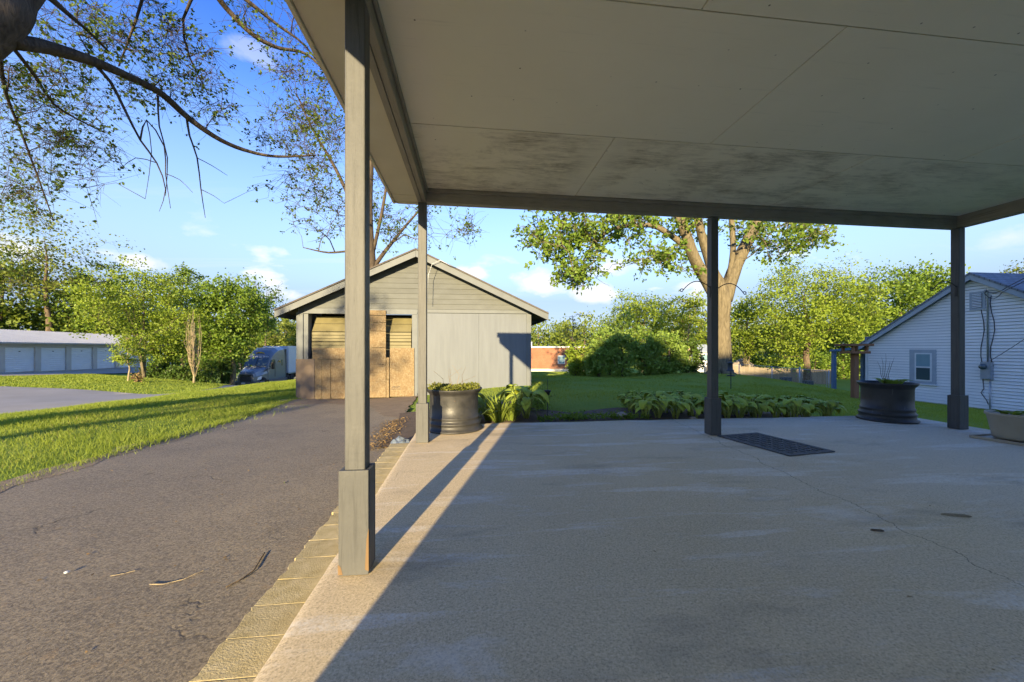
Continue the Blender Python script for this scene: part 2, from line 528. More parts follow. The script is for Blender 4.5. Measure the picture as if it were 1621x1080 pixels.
# painted timber (posts, beams): brushed grain, knots and chips
def painted(name, c1, c2, grain=(28, 28, 1.6), rough=.55, bs=.35):
    m, t, b, out = newmat(name)
    co = OC(t)
    g = t.noise(t.mapping(co, grain), 1.6, 6, .65, .4)
    l = t.noise(co, 3.5, 4, .6)
    sp = t.noise(co, 38, 4, .7)
    col = t.mix(t.ramp(l, .3, .7), (*c1, 1), (*c2, 1))
    col = t.mix(t.ramp(g, .52, .66, 0, .5), col, tuple(x * .55 for x in c1) + (1,))
    col = t.mix(t.ramp(t.noise(co, 11, 6, .75), .66, .72, 0, .6), col, tuple(min(1, x * 1.8) for x in (c1[0] * 1.15, c1[1], c1[2] * .8)) + (1,))
    col = t.mix(t.ramp(sp, .70, .80, 0, .5), col, tuple(x * .4 for x in c1) + (1,))
    t.put(b.inputs['Base Color'], col)
    b.inputs['Roughness'].default_value = rough
    b.inputs['Specular IOR Level'].default_value = .35
    bump(t, b, t.m('ADD', g, t.m('MULTIPLY', sp, .4)), bs * 1.6, .006)
    return m


M['post'] = painted('post_paint', (.078, .08, .08), (.098, .099, .096))
M['beam'] = painted('beam_paint', (.24, .215, .185), (.30, .27, .235), (3, 3, 30))
M['beam_y'] = painted('beam_paint_long', (.26, .23, .185), (.33, .29, .235), (30, 1.6, 30))
M['soffit'] = plain('soffit_paint', (.70, .62, .47), (.62, .55, .41), 3, .7, 120, .08)
M['rawwood'] = plain('raw_wood', (.20, .13, .065), (.15, .09, .04), 25, .8, 80, .3, stretch=(1, 1, .1))

# plywood ceiling: faint grain, mildew in the outer row
m, t, b, out = newmat('ceiling_paint')
co = WP(t); px, py, pz = t.xyz(co)
g = t.noise(t.mapping(co, (1.2, 22, 1)), 2.0, 6, .65, .3)
l = t.noise(co, 1.1, 4, .6)
col = t.mix(t.ramp(l, .3, .7), (.84, .765, .60, 1), (.89, .815, .65, 1))
col = t.mix(t.ramp(g, .60, .78, 0, .22), col, (.33, .30, .23, 1))
mil = t.noise(t.mapping(co, (.95, 1.9, 1), (1.3, .2, 0)), 1.5, 8, .72, .3)
mil2 = t.noise(t.mapping(co, (3, 26, 1)), 1.6, 5, .7)
zone = t.m('MULTIPLY', t.ramp(py, 3.10, 3.16), t.ramp(px, 6.3, 3.6, .35, 1))
mm_ = t.m('MULTIPLY', t.m('MULTIPLY', t.ramp(mil, .44, .62), t.ramp(mil2, .36, .56, .2, 1)), zone)
mm_ = t.m('MULTIPLY', mm_, t.ramp(t.m('ABSOLUTE', t.m('SUBTRACT', px, 1.2)), .03, .30, .1, 1))
col = t.mix(t.m('MULTIPLY', mm_, .68), col, (.24, .185, .105, 1))
nl_ = t.add('ShaderNodeTexVoronoi', {'voronoi_dimensions': '2D'}, Scale=3.3, Randomness=.06, Vector=co)
col = t.mix(t.m('MULTIPLY', t.ramp(nl_.outputs['Distance'], .022, .012), t.ramp(t.noise(co, 9, 2, .5), .45, .6)), col, (.22, .17, .11, 1))
t.put(b.inputs['Base Color'], col); b.inputs['Roughness'].default_value = .75
b.inputs['Specular IOR Level'].default_value = .2
bump(t, b, g, .12, .004)
M['ceiling'] = m

M['garage_siding'] = plain('garage_siding', (.125, .132, .125), (.098, .103, .095), 2.5, .7, 90, .12, stretch=(1, 1, 2), island=.10)
M['garage_panel'] = plain('garage_panel', (.145, .16, .175), (.122, .135, .15), 1.6, .65, 60, .15, stretch=(6, 6, .6))
M['garage_trim'] = plain('garage_trim', (.135, .148, .152), (.11, .12, .125), 5, .6, 80, .15)
M['garage_door'] = plain('garage_door', (.175, .15, .065), (.13, .11, .046), 3, .55, 80, .1)
M['house_paint'] = plain('house_paint', (.74, .71, .64), (.68, .65, .58), 3, .7, 60, .1)
M['dark'] = plain('shade_black', (.015, .013, .012), (.02, .018, .016), 5, .9, 20, 0)  # near-black that paints the shade inside openings
# OSB
m, t, b, out = newmat('osb_board')
co = OC(t)
vA = t.add('ShaderNodeTexVoronoi', Scale=26.0, Vector=t.mapping(co, (.75, 1, 2.2), (0, 0, 0), (0, .5, 0)))
vB = t.add('ShaderNodeTexVoronoi', Scale=30.0, Vector=t.mapping(co, (2.2, 1, .8), (3, 1, 2), (0, -.7, 0)))
f1 = t.xyz(vA.outputs['Color'])[0]; f2 = t.xyz(vB.outputs['Color'])[1]
col = t.mix(f1, (.215, .155, .078, 1), (.165, .108, .05, 1))
col = t.mix(t.ramp(f2, .55, 1, 0, .8), col, (.265, .21, .125, 1))
col = t.mix(t.ramp(t.noise(t.mapping(co, (1, 1, 2.5)), 3, 5, .65), .56, .76, 0, .6), col, (.17, .085, .028, 1))
t.put(b.inputs['Base Color'], col); b.inputs['Roughness'].default_value = .85
bump(t, b, f1, .3, .004)
M['osb'] = m
M['osb_grey'] = plain('grey_board', (.22, .165, .115), (.17, .125, .085), 7, .9, 60, .25)  # greyer brown than the OSB, mottled by noise
M['shingle'] = plain('garage_shingle', (.075, .065, .055), (.12, .105, .09), 18, .95, 80, .5)

# neighbour house
M['siding_white'] = plain('white_siding', (.80, .80, .79), (.73, .73, .72), 1.2, .5, 40, .05, island=.05)
M['trim_blue'] = plain('trim_blue_grey', (.36, .41, .46), (.31, .355, .40), 4, .55, 60, .1)
M['trim_white'] = plain('trim_white', (.66, .68, .70), (.58, .60, .62), 6, .5, 60, .05)
M['blue_paint'] = plain('blue_paint', (.095, .17, .27), (.075, .135, .22), 5, .5, 60, .1)
m, t, b, out = newmat('roof_shingle_grey')
co = OC(t)
br = t.add('ShaderNodeTexBrick', {'offset': .5}, Scale=1.0, Vector=co, Color1=(.16, .18, .21, 1), Color2=(.24, .26, .29, 1), Mortar=(.07, .08, .09, 1), Mortar_Size=.012, Brick_Width=.32, Row_Height=.14)
t.put(b.inputs['Base Color'], t.mix(t.ramp(t.noise(co, 60, 3, .7), .3, .7, 0, .5), br.outputs[0], (.12, .13, .15, 1)))
b.inputs['Roughness'].default_value = .9
bump(t, b, br.outputs['Fac'], .5, .01)
M['shingle_grey'] = m
m, t, b, out = newmat('window_glass')
b.inputs['Base Color'].default_value = (.055, .085, .10, 1); b.inputs['Roughness'].default_value = .08
b.inputs['Specular IOR Level'].default_value = .8
M['glass'] = m
M['curtain'] = plain('window_blind', (.20, .32, .37), (.17, .28, .33), 4, .3, 60, 0)
M['grey_metal'] = plain('meter_grey', (.33, .36, .39), (.28, .30, .33), 8, .45, 60, .1, metal=.2)
M['cable'] = plain('cable_black', (.03, .03, .035), (.045, .045, .05), 8, .6, 60, 0)
M['iron'] = plain('iron_black', (.022, .022, .024), (.035, .034, .034), 20, .45, 120, .3)
M['galv'] = plain('galvanised', (.45, .47, .49), (.36, .38, .40), 9, .4, 80, .1, metal=.5)
M['fencewood'] = plain('fence_board', (.33, .27, .19), (.25, .20, .135), 6, .85, 60, .3, stretch=(4, 4, .4), island=.2)
M['redwood'] = plain('stained_post', (.26, .115, .05), (.19, .08, .035), 6, .7, 50, .3, stretch=(5, 5, .5))
M['stone'] = plain('stone', (.26, .22, .18), (.36, .31, .26), 9, .9, 30, .5, bdist=.02)
M['rust'] = plain('clutter_dark', (.045, .05, .055), (.08, .08, .085), 5, .8, 20, .2)

# steel wheel rim planter
m, t, b, out = newmat('rim_steel')
co = OC(t)
n1 = t.noise(co, 9, 6, .7); n2 = t.noise(co, 26, 5, .7); n3 = t.noise(t.mapping(co, (3, 3, .7)), 5, 5, .6)
col = t.mix(t.ramp(n1, .35, .7), (.022, .022, .022, 1), (.045, .043, .04, 1))
col = t.mix(t.ramp(n2, .66, .74, 0, .8), col, (.15, .085, .045, 1))
col = t.mix(t.ramp(n3, .64, .74, 0, .6), col, (.17, .165, .155, 1))
t.put(b.inputs['Base Color'], col)
t.put(b.inputs['Roughness'], t.ramp(n1, .3, .7, .38, .62)); b.inputs['Specular IOR Level'].default_value = .5
bump(t, b, n2, .25, .006)
M['rim'] = m
M['pot'] = plain('beige_pot', (.40, .35, .265), (.34, .295, .215), 5, .6, 90, .1)
M['rubber'] = plain('rubber_black', (.05, .053, .058), (.075, .077, .08), 16, .7, 160, .4)
M['tarp'] = plain('crumpled_plastic', (.10, .13, .18), (.16, .19, .23), 10, .35, 40, .3)

# storage units
M['unit_wall'] = plain('unit_wall', (.58, .55, .49), (.52, .49, .43), 2, .7, 30, .1)
M['unit_door'] = plain('unit_door', (.80, .82, .82), (.74, .76, .76), 2, .45, 30, .05)
M['unit_roof'] = plain('unit_roof', (.42, .43, .435), (.36, .37, .375), .8, .45, 30, .05, metal=.1)

# brick building
m, t, b, out = newmat('brick_wall')
co = OC(t)
br = t.add('ShaderNodeTexBrick', {'offset': .5}, Scale=1.0, Vector=t.mapping(co, (1, 1, 1), (0, 0, 0), (R(90), 0, 0)), Color1=(.34, .115, .045, 1), Color2=(.27, .085, .035, 1), Mortar=(.30, .20, .14, 1), Mortar_Size=.012, Brick_Width=.22, Row_Height=.075)
t.put(b.inputs['Base Color'], t.mix(t.ramp(t.noise(co, 1.2, 5, .6), .35, .7, 0, .5), br.outputs[0], (.20, .075, .035, 1)))
b.inputs['Roughness'].default_value = .9
M['brick'] = m

# lorry
M['lorry_grey'] = plain('lorry_paint', (.17, .19, .215), (.19, .21, .235), 1, .25, 30, 0, metal=.15, spec=.6)
M['lorry_lower'] = plain('lorry_lower', (.09, .095, .10), (.11, .11, .115), 3, .5, 30, 0)
M['black'] = plain('plastic_black', (.018, .018, .02), (.028, .028, .03), 5, .5, 30, 0)
M['trailer'] = plain('trailer_white', (.62, .65, .70), (.56, .59, .64), 1, .4, 30, .03)
M['lamp'] = plain('headlamp', (.65, .68, .70), (.5, .52, .55), 20, .1, 30, 0, spec=.8)
M['chrome'] = plain('chrome', (.6, .6, .6), (.5, .5, .5), 5, .2, 30, 0, metal=.9)
M['white'] = plain('white_paint', (.75, .76, .78), (.7, .71, .73), 5, .5, 30, 0)
M['yellow'] = plain('yellow_emblem', (.62, .42, .06), (.55, .36, .05), 5, .5, 30, 0)
M['tyre'] = plain('tyre', (.02, .02, .02), (.03, .03, .03), 20, .9, 60, .2)

# ------------------------------------------------------------------ ground
PATIO = dict(x0=-.70, x1=6.62, y0=-.80, y1=5.42, th=.16)
DRIVE = [(-.94, -9), (-.94, 4.75), (-1.05, 6.4), (-1.45, 9), (-1.55, 11.3), (-4.75, 11.3), (-4.55, 9.6), (-4.2, 7.6), (-4.02, 5.8), (-3.97, 3.7), (-4.0, 0), (-4.0, -9)]
ROAD = [(-9.6, -12), (-9.7, 6), (-10.0, 13), (-10.8, 18.5), (-12.2, 24), (-14.5, 31), (-17, 38), (-18.5, 56), (-26, 58), (-23.5, 42), (-18.4, 31), (-14.6, 23.4), (-13.1, 19.6), (-14.3, 19.1), (-18, 20.3), (-23.2, 21.9), (-30, 22.8), (-60, 24), (-60, -12)]
s0 = C(7.4, 30.0); dirw = (0.973 * SA - .229 * CA, 0.973 * CA + .229 * SA)
nrm = (dirw[1], -dirw[0])          # towards the viewer


def SP(t_, off=0.0): return (s0[0] + dirw[0] * t_ + nrm[0] * off, s0[1] + dirw[1] * t_ + nrm[1] * off)


LOT = [SP(-9, -1), SP(26, -1), SP(26, 3.2), SP(14, 4.4), SP(4, 4.2), SP(-9, 4.4)]


def sheet(name, poly, step, lift, mat, jitter=0.0):
    """a pavement sheet draped on the terrain, with a ragged edge"""
    pts = []
    rnd = random.Random(len(poly) * 7 + int(step * 100))
    for i in range(len(poly)):
        a = Vector(poly[i]); b2 = Vector(poly[(i + 1) % len(poly)])
        n = max(1, int((b2 - a).length / step))
        for k in range(n):
            q = a.lerp(b2, k / n)
            if jitter and k: q += Vector((rnd.uniform(-jitter, jitter), rnd.uniform(-jitter, jitter)))
            pts.append(q)
    nb = len(pts)
    edges = [(i, (i + 1) % nb) for i in range(nb)]
    xs = [p.x for p in pts]; ys = [p.y for p in pts]
    gxs = np.arange(min(xs) + step * .5, max(xs), step); gys = np.arange(min(ys) + step * .5, max(ys), step)
    gxx, gyy = np.meshgrid(gxs, gys)
    ins = inside([tuple(p) for p in pts], gxx, gyy)
    inner = [Vector((x, y)) for x, y in zip(gxx[ins], gyy[ins])]
    vs, es, fs, _, _, _ = delaunay_2d_cdt(pts + inner, edges, [list(range(nb))], 2, 1e-4)
    vx = np.array([v.x for v in vs]); vy = np.array([v.y for v in vs])
    vz = Hn(vx, vy) + lift
    me = bpy.data.meshes.new(name)
    me.from_pydata(list(zip(vx, vy, vz)), [], [tuple(f) for f in fs])
    bm = bmesh.new(); bm.from_mesh(me); bmesh.ops.recalc_face_normals(bm, faces=bm.faces)
    if sum(f.normal.z for f in bm.faces) < 0: bmesh.ops.reverse_faces(bm, faces=bm.faces)
    bm.to_mesh(me); bm.free()
    me.polygons.foreach_set('use_smooth', [True] * len(me.polygons))
    return struct(obj(name, me, mat))


def axis_lines(lo, hi, step, far, ratio=1.25):
    a = list(np.arange(lo, hi + 1e-6, step))
    s = step; x = hi
    while x < far:
        s *= ratio; x += s; a.append(x)
    s = step; x = lo
    while x > -far:
        s *= ratio; x -= s; a.insert(0, x)
    return np.array(a)


xl = axis_lines(-14, 22, .36, 900); yl = axis_lines(-4, 26, .36, 900)
gx_, gy_ = np.meshgrid(xl, yl)
gz_ = Hn(gx_, gy_)
for poly in (DRIVE, ROAD, LOT): gz_[inside(poly, gx_, gy_)] -= .07
pin = (gx_ > PATIO['x0'] - .05) & (gx_ < PATIO['x1'] - .1) & (gy_ < PATIO['y1'] - .1) & (gy_ > -11)
gz_[pin] = np.minimum(gz_[pin], -.2)
nx, ny = len(xl), len(yl)
idx = np.arange(nx * ny).reshape(ny, nx)
quads = np.stack([idx[:-1, :-1], idx[:-1, 1:], idx[1:, 1:], idx[1:, :-1]], -1).reshape(-1, 4)
me = bpy.data.meshes.new('ground')
me.from_pydata(np.stack([gx_.ravel(), gy_.ravel(), gz_.ravel()], 1).tolist(), [], quads.tolist())
me.polygons.foreach_set('use_smooth', [True] * len(me.polygons))
struct(obj('ground', me, M['lawn']))
driveway = sheet('driveway', DRIVE, .35, .012, M['asphalt'], .035)
sheet('road', ROAD, .8, .012, M['road'], .05)
sheet('storage_pavement', LOT, 1.0, .02, M['road'], .03)

# patio slab with a rounded, slightly ragged left nosing, and the edging blocks
p = PATIO
b_ = MB()
poly = [(p['x0'] + .0, p['y0'])]
poly = [(p['x0'] + .09, p['y0'])] + [(p['x0'] + .09 + random.uniform(-.004, .004), y) for y in np.arange(-.6, 5.3, .3)] + [(p['x0'] + .09, p['y1'])]
poly += [(x, p['y1'] + random.uniform(-.03, .03)) for x in np.arange(-.2, 6.0, .35)] + [(6.25, 5.42), (6.74, 5.30), (6.70, 4.6), (6.66, 4.0), (6.68, p['y0'])]
b_.prism([q for q in poly[::-1]], 2, -p['th'], 0)
patio = struct(obj('patio', b_, M['patio']))
b_ = MB()
ys = np.arange(p['y0'], p['y1'] + .01, .12)
prof = [(.0905, -.0004), (.05, -.0012), (.016, -.007), (.002, -.03), (0, -.16)]
vs = []; fs = []
for i, y in enumerate(ys):
    for (dx, dz) in prof:
        jt = random.uniform(-.004, .004)
        vs.append((p['x0'] + dx + (jt if dx < .08 else 0), y, dz + (jt * .5 if dx < .08 else 0)))
k = len(prof)
for i in range(len(ys) - 1):
    for j in range(k - 1):
        a = i * k + j
        fs.append((a, a + 1, a + k + 1, a + k))
b_.add(vs, fs)
obj('slab_nosing', b_, M['patio'], patio, smooth=True)
bm_ = []
for v_ in range(5):
    rr = random.Random(40 + v_)
    pol = [(.118, -.0957), (.118, .0957)] + [(-.112 + rr.uniform(-.012, .006), .0957 - .1914 * k / 7) for k in range(8)]
    mesh_ = MB().prism(pol, 2, -.12, 0).mesh('block'); mesh_.materials.append(M['block']); bm_.append(mesh_)
for i, y in enumerate(np.arange(.15, 4.75, .1935)):
    obj('block', bm_[i % 5], None, patio, loc=(-.822 + random.uniform(-.006, .006), y, -.075 - i * .00005), rot=(0, random.uniform(-.006, .006), random.uniform(-.004, .004)), bevel=.003)

# ------------------------------------------------------------------ house behind the viewpoint (casts the long shade)
house = thing('house', 'gabled house with pale walls that the carport is attached to', 'house', (0, 0, 0))
HX0, HX1, HY0, HY1 = -1.02, 1.7, -9.5, -.82
HR = (HX0 + HX1) / 2
b_ = MB().box(HX0, HY0, -.2, HX1, HY1, 4.1)
obj('wall', b_, M['house_paint'], house)
b_ = MB().prism([(HX0 - .02, 3.98), (HX0 - .02, 4.12), (HR, 5.1), (HX1 + .02, 4.12), (HX1 + .02, 3.98), (HR, 4.95)], 1, HY0 - .3, HY1 - .02)
obj('roof', b_, M['shingle'], house)
b_ = MB().prism([(HX0 + .01, 4.102), (HX1 - .01, 4.102), (HR, 4.9)], 1, HY0 + .01, HY1 - .12)
obj('gable', b_, M['house_paint'], house)
# unseen block, added only to keep the yard in shade
shade_block = thing('added_shade_block', 'unseen pale block added behind the house to shade the yard', 'building', (10, -30, H(10, -30)))
obj('wall', MB().box(-16, -4, -.5, -6.01, 4, 10.3), M['house_paint'], shade_block)
obj('roof', MB().prism([(-4.5, 10.25), (4.5, 10.25), (4.5, 10.4), (0, 12.2), (-4.5, 10.4)], 0, -16.3, -6.02), M['shingle'], shade_block)
obj('shade_wedge', MB().prism([(-16.7, -.5), (-12.6, -.5), (-12.6, 13.0), (-14.4, 13.0), (-16.2, 11.4), (-16.7, 10.6)], 1, -3, 3.6), M['house_paint'], shade_block)  # added wedge, shaped so its shadow edge slants over the shrubs
obj('wall', MB().box(-6, -4, -.5, 22, 4, 12.8), M['house_paint'], shade_block)
obj('roof', MB().prism([(-4.5, 12.75), (4.5, 12.75), (4.5, 12.9), (0, 14.8), (-4.5, 12.9)], 0, -6, 22.3), M['shingle'], shade_block)
for k in range(12):
    for fl in range(3):
        w_ = obj('window', MB().box(-14.6 + k * 3, 3.98, 1.2 + fl * 3.2, -13.2 + k * 3, 4.03, 2.7 + fl * 3.2), M['glass'], shade_block)

# ------------------------------------------------------------------ carport
carport = thing('carport', 'open carport with grey posts, dark beams and a mildewed cream plywood ceiling', 'carport')
TILT = .009


def tilt(mb):
    mb.v = [(x, y, z - TILT * (x + .54)) for (x, y, z) in mb.v]
    return mb


ZB, ZC = 2.685, 2.835
PX = [(-.537, 1.91), (-.537, 4.425), (2.948, 4.43), (6.352, 4.40)]
for k, (x, y) in enumerate(PX):
    top = ZB - TILT * (x + .54) - .002
    w = .046
    mb = MB().box(-w, -w, 0, w, w, top)
    post = obj('post', mb, M['post'] if k < 2 else M['post'], carport, (x, y, 0), bevel=.006)
    hw, tt, hh = .067, .019, [.485, .44, .45, .44][k]
    gap = .003
    mbs = [(-hw + .0, -hw, hw - .0, -hw + tt), (-hw, hw - tt, hw, hw), (-hw, -hw + tt + gap, -hw + tt, hw - tt - gap), (hw - tt, -hw + tt + gap, hw, hw - tt - gap)]
    for j, (a0, b0, a1, b1) in enumerate(mbs):
        mm = MB().box(a0, b0, .004, a1, b1, hh + random.uniform(-.004, .004))
        obj('base_board', mm, M['post'], post, bevel=.003)
    if k == 0:
        mm = MB().add([(hw + .001, -hw - .001, .02), (hw + .001, -hw - .0015, .22), (hw - .008, -hw - .0025, .17), (hw - .015, -hw - .0025, .03), (hw + .002, -hw + .012, .02), (hw + .002, -hw + .008, .2)],
                      [(0, 1, 2, 3), (0, 4, 5, 1)])
        obj('bare_wood_chip', mm, M['rawwood'], post)
        mm = MB().add([(-hw - .001, -hw - .0015, .01), (-hw + .02, -hw - .0015, .01), (-hw + .012, -hw - .0015, .045), (-hw - .001, -hw - .0015, .06)], [(0, 1, 2, 3)])
        obj('bare_wood_chip', mm, M['rawwood'], post)

# beams: left (along Y), back (along X), right (along Y), each of two boards
def beam(parts, mat, lab=None):
    for nm, bx_, mt in parts:
        o = obj(nm, tilt(MB().box(*bx_)), mt, carport, bevel=.003)


beam([('beam_board', (-.585, -.80, ZB, -.541, 4.47, ZC + .02), M['beam_y']),
      ('beam_board', (-.538, -.80, ZB + .006, -.492, 4.378, ZC + .02), M['beam_y']),
      ('trim_strip', (-.490, -.80, ZC - .045, -.472, 4.376, ZC - .002), M['beam_y']),
      ('beam_board', (-.538, 4.381, ZB, 6.399, 4.424, ZC + .02), M['beam']),
      ('beam_board', (-.538, 4.427, ZB + .004, 6.399, 4.472, ZC + .02), M['beam']),
      ('trim_strip', (-.470, 4.360, ZC - .040, 6.287, 4.379, ZC - .002), M['beam']),
      ('beam_board', (6.355, -.80, ZB, 6.399, 4.379, ZC + .02), M['beam_y']),
      ('beam_board', (6.307, -.80, ZB + .004, 6.352, 4.379, ZC + .02), M['beam_y'])], None)
rows = [(4.36, 3.122, [-.49, 1.205, 3.645, 6.085, 6.307]), (3.118, 1.902, [-.49, 2.05, 4.49, 6.307]), (1.898, .682, [-.49, 1.20, 3.64, 6.307]), (.678, -.538, [-.49, 2.0, 4.44, 6.307]), (-.542, -.80, [-.49, 1.2, 3.64, 6.307])]
for (ya, yb, xs) in rows:
    for i in range(len(xs) - 1):
        dz = random.uniform(-.002, .002)
        mb = tilt(MB().box(xs[i] + .0035, yb + .002, ZC + dz, xs[i + 1] - .0035, ya - .002, ZC + .013 + dz))
        obj('ceiling_panel', mb, M['ceiling'], carport, bevel=.0015)
# roof deck over the panels, fascias and side soffit
obj('roof_deck', tilt(MB().box(-.87, -.80, ZC + .024, 6.77, 4.72, ZC + .10)), M['shingle'], carport)
obj('soffit_panel', tilt(MB().box(-.845, -.80, ZB + .022, -.588, 4.25, ZB + .034)), M['soffit'], carport, bevel=.001)
obj('soffit_panel', tilt(MB().box(-.845, 4.254, ZB + .020, -.588, 4.46, ZB + .032)), M['soffit'], carport, bevel=.001)
obj('fascia', tilt(MB().box(-.872, -.80, ZB + .004, -.848, 4.485, ZC + .06)), M['soffit'], carport, bevel=.002)
obj('fascia', tilt(MB().box(-.847, 4.463, ZB + .010, -.588, 4.485, ZC + .02)), M['soffit'], carport, bevel=.002)
obj('fascia', tilt(MB().box(-.87, 4.722, ZC - .05, 6.77, 4.745, ZC + .09)), M['soffit'], carport, bevel=.002)
obj('fascia', tilt(MB().box(6.772, -.80, ZC - .05, 6.795, 4.745, ZC + .09)), M['soffit'], carport, bevel=.002)


# plant hooks on the posts
def hook(x, y, z, sx, label, L=.36):
    pts = []
    for i in range(15):
        q = i / 14
        pts.append((x + sx * L * q, y, z + .15 * math.sin(q * math.pi * .62 + .18) - .16 * q * q - .03))
    ex, ez = pts[-1][0], pts[-1][2]
    for i in range(1, 7):
        a = -math.pi / 2 + i * .75
        pts.append((ex + sx * (.022 + .022 * math.cos(a + math.pi * 0) - .022), y, ez - .0 + .018 * math.sin(a) + .018))
    mb = MB().tube(pts, .0055, 6)
    mb.box(x - (.001 if sx > 0 else .005), y - .012, z - .13, x + (.005 if sx > 0 else .001), y + .012, z + .01)
    o = obj('plant_hook', mb, M['iron'], smooth=False)
    tag(o, label, 'hook')


hook(2.948 - .047, 4.415, 1.80, -1, 'black iron plant hook on the middle post pointing towards the garage')
hook(2.948 + .047, 4.415, 1.78, 1, 'black iron plant hook on the middle post pointing towards the white house')
hook(6.352 - .047, 4.385, 1.86, -1, 'black curled iron plant hook on the corner post by the beige pot')

# ------------------------------------------------------------------ garage
GX0, GX1, GY = -4.77, 1.76, 11.2
garage = thing('garage', 'weathered gabled garage with a boarded-up door and a pale blank panel wall', 'garage')


def gp(u, v, y=GY):
    x = y * math.tan(math.atan((u - 810.5) / FPX) + YAW)
    d = x * SA + y * CA
    return x, CAM_H + (HZ - v) * d / FPX


GR = (GX0 + GX1) / 2
GEAVE, GRIDGE = 2.17, 3.72
b_ = MB()
b_.box(GX0 + .02, GY + .30, -.5, GX0 + .12, 18.2, GEAVE)
b_.box(GX1 - .12, GY + .30, -.5, GX1 - .02, 18.2, GEAVE)
b_.box(GX0 + .125, 18.1, -.5, GX1 - .125, 18.2, GEAVE)
obj('wall', b_, M['garage_siding'], garage)
# front wall frame: left pier, right solid wall behind the panels, lintel
xd0, xd1 = gp(487, 560)[0], gp(655, 560)[0]
b_ = MB().box(xd1, GY + .03, -.5, GX1 - .03, GY + .29, GEAVE + .02)
b_.box(GX0 + .02, GY + .03, -.5, xd0, GY + .29, GEAVE + .02)
b_.box(xd0 + .001, GY + .03, gp(560, 496)[1], xd1 - .001, GY + .29, GEAVE + .02)
obj('front_wall', b_, M['garage_trim'], garage)
# two tall smooth panels on the right
xm = gp(758, 560)[0]
for (a, c) in ((xd1 + .10, xm - .002), (xm + .002, GX1 - .13)):
    obj('wall_panel', MB().box(a, GY + .008, -.22 if a < 0 else -.12, c, GY + .027, 2.06), M['garage_panel'], garage, bevel=.002)
obj('corner_board', MB().box(GX1 - .128, GY - .004, -.12, GX1 + .01, GY + .028, 2.07), M['garage_trim'], garage, bevel=.003)
obj('corner_board', MB().box(GX0 - .01, GY - .004, .74, GX0 + .165, GY + .028, 2.07), M['garage_trim'], garage, bevel=.003)
obj('door_jamb', MB().box(xd1 - .05, GY - .002, -.3, xd1 + .098, GY + .028, 2.02), M['garage_trim'], garage, bevel=.003)
obj('band_board', MB().box(GX0 + .17, GY - .010, 2.022, xd1 + .10, GY + .026, 2.17), M['garage_trim'], garage, bevel=.003)
obj('band_board', MB().box(xd1 + .102, GY - .010, 2.072, GX1 - .02, GY + .026, 2.17), M['garage_trim'], garage, bevel=.003)
# gable lap siding, board by board
z = 2.174
gs = (GRIDGE - GEAVE) / (GR - GX0 + .05)
while z < GRIDGE - .22:
    h = .146
    z1 = min(z + h, GRIDGE - .1)
    def hx(zz): return max(.05, (GRIDGE - .06 - zz) / gs)
    a0, a1 = min(hx(z), GX1 - GR - .02), min(hx(z1), GX1 - GR - .02)
    y0 = GY - .022; y1 = GY - .004
    vs = [(GR - a0, y0, z), (GR + a0, y0, z), (GR + a1, y1, z1 + .012), (GR - a1, y1, z1 + .012), (GR - a0, GY + .05, z), (GR + a0, GY + .05, z), (GR + a1, GY + .05, z1 + .012), (GR - a1, GY + .05, z1 + .012)]
    obj('siding_board', MB().add(vs, [(0, 1, 2, 3), (5, 4, 7, 6), (4, 5, 1, 0), (1, 5, 6, 2), (3, 2, 6, 7), (4, 0, 3, 7)]), M['garage_siding'], garage)
    z = z1
# roof slabs, rake boards, eave soffits
ov = .34
for sx in (-1, 1):
    ex = GX0 - .42 if sx < 0 else GX1 + .46
    ez = GRIDGE - abs(ex - GR) * gs
    top = [(GR, GRIDGE + .10), (ex, ez + .10), (ex, ez + .055), (GR, GRIDGE + .055)]
    if sx > 0: top = top[::-1]
    obj('roof_slope', MB().prism(top, 1, GY - ov - .03, 18.5), M['shingle'], garage)
    rk = [(GR + sx * .002, GRIDGE + .054), (ex, ez + .054), (ex, ez - .12), (GR + sx * .002, GRIDGE - .13)]
    if sx > 0: rk = rk[::-1]
    obj('rake_board', MB().prism(rk, 1, GY - ov, GY - ov + .03), M['garage_trim'], garage, bevel=.003)
    sf = [(GR + sx * .003, GRIDGE + .052), (ex, ez + .052), (ex, ez + .03), (GR + sx * .003, GRIDGE + .03)]
    if sx > 0: sf = sf[::-1]
    obj('soffit', MB().prism(sf, 1, GY - ov + .032, 18.4), M['osb_grey'], garage)
    obj('eave_fascia', MB().box(min(ex, ex - sx * .025), GY - ov + .031, ez - .10, max(ex, ex - sx * .025), 18.4, ez + .028), M['garage_trim'], garage)
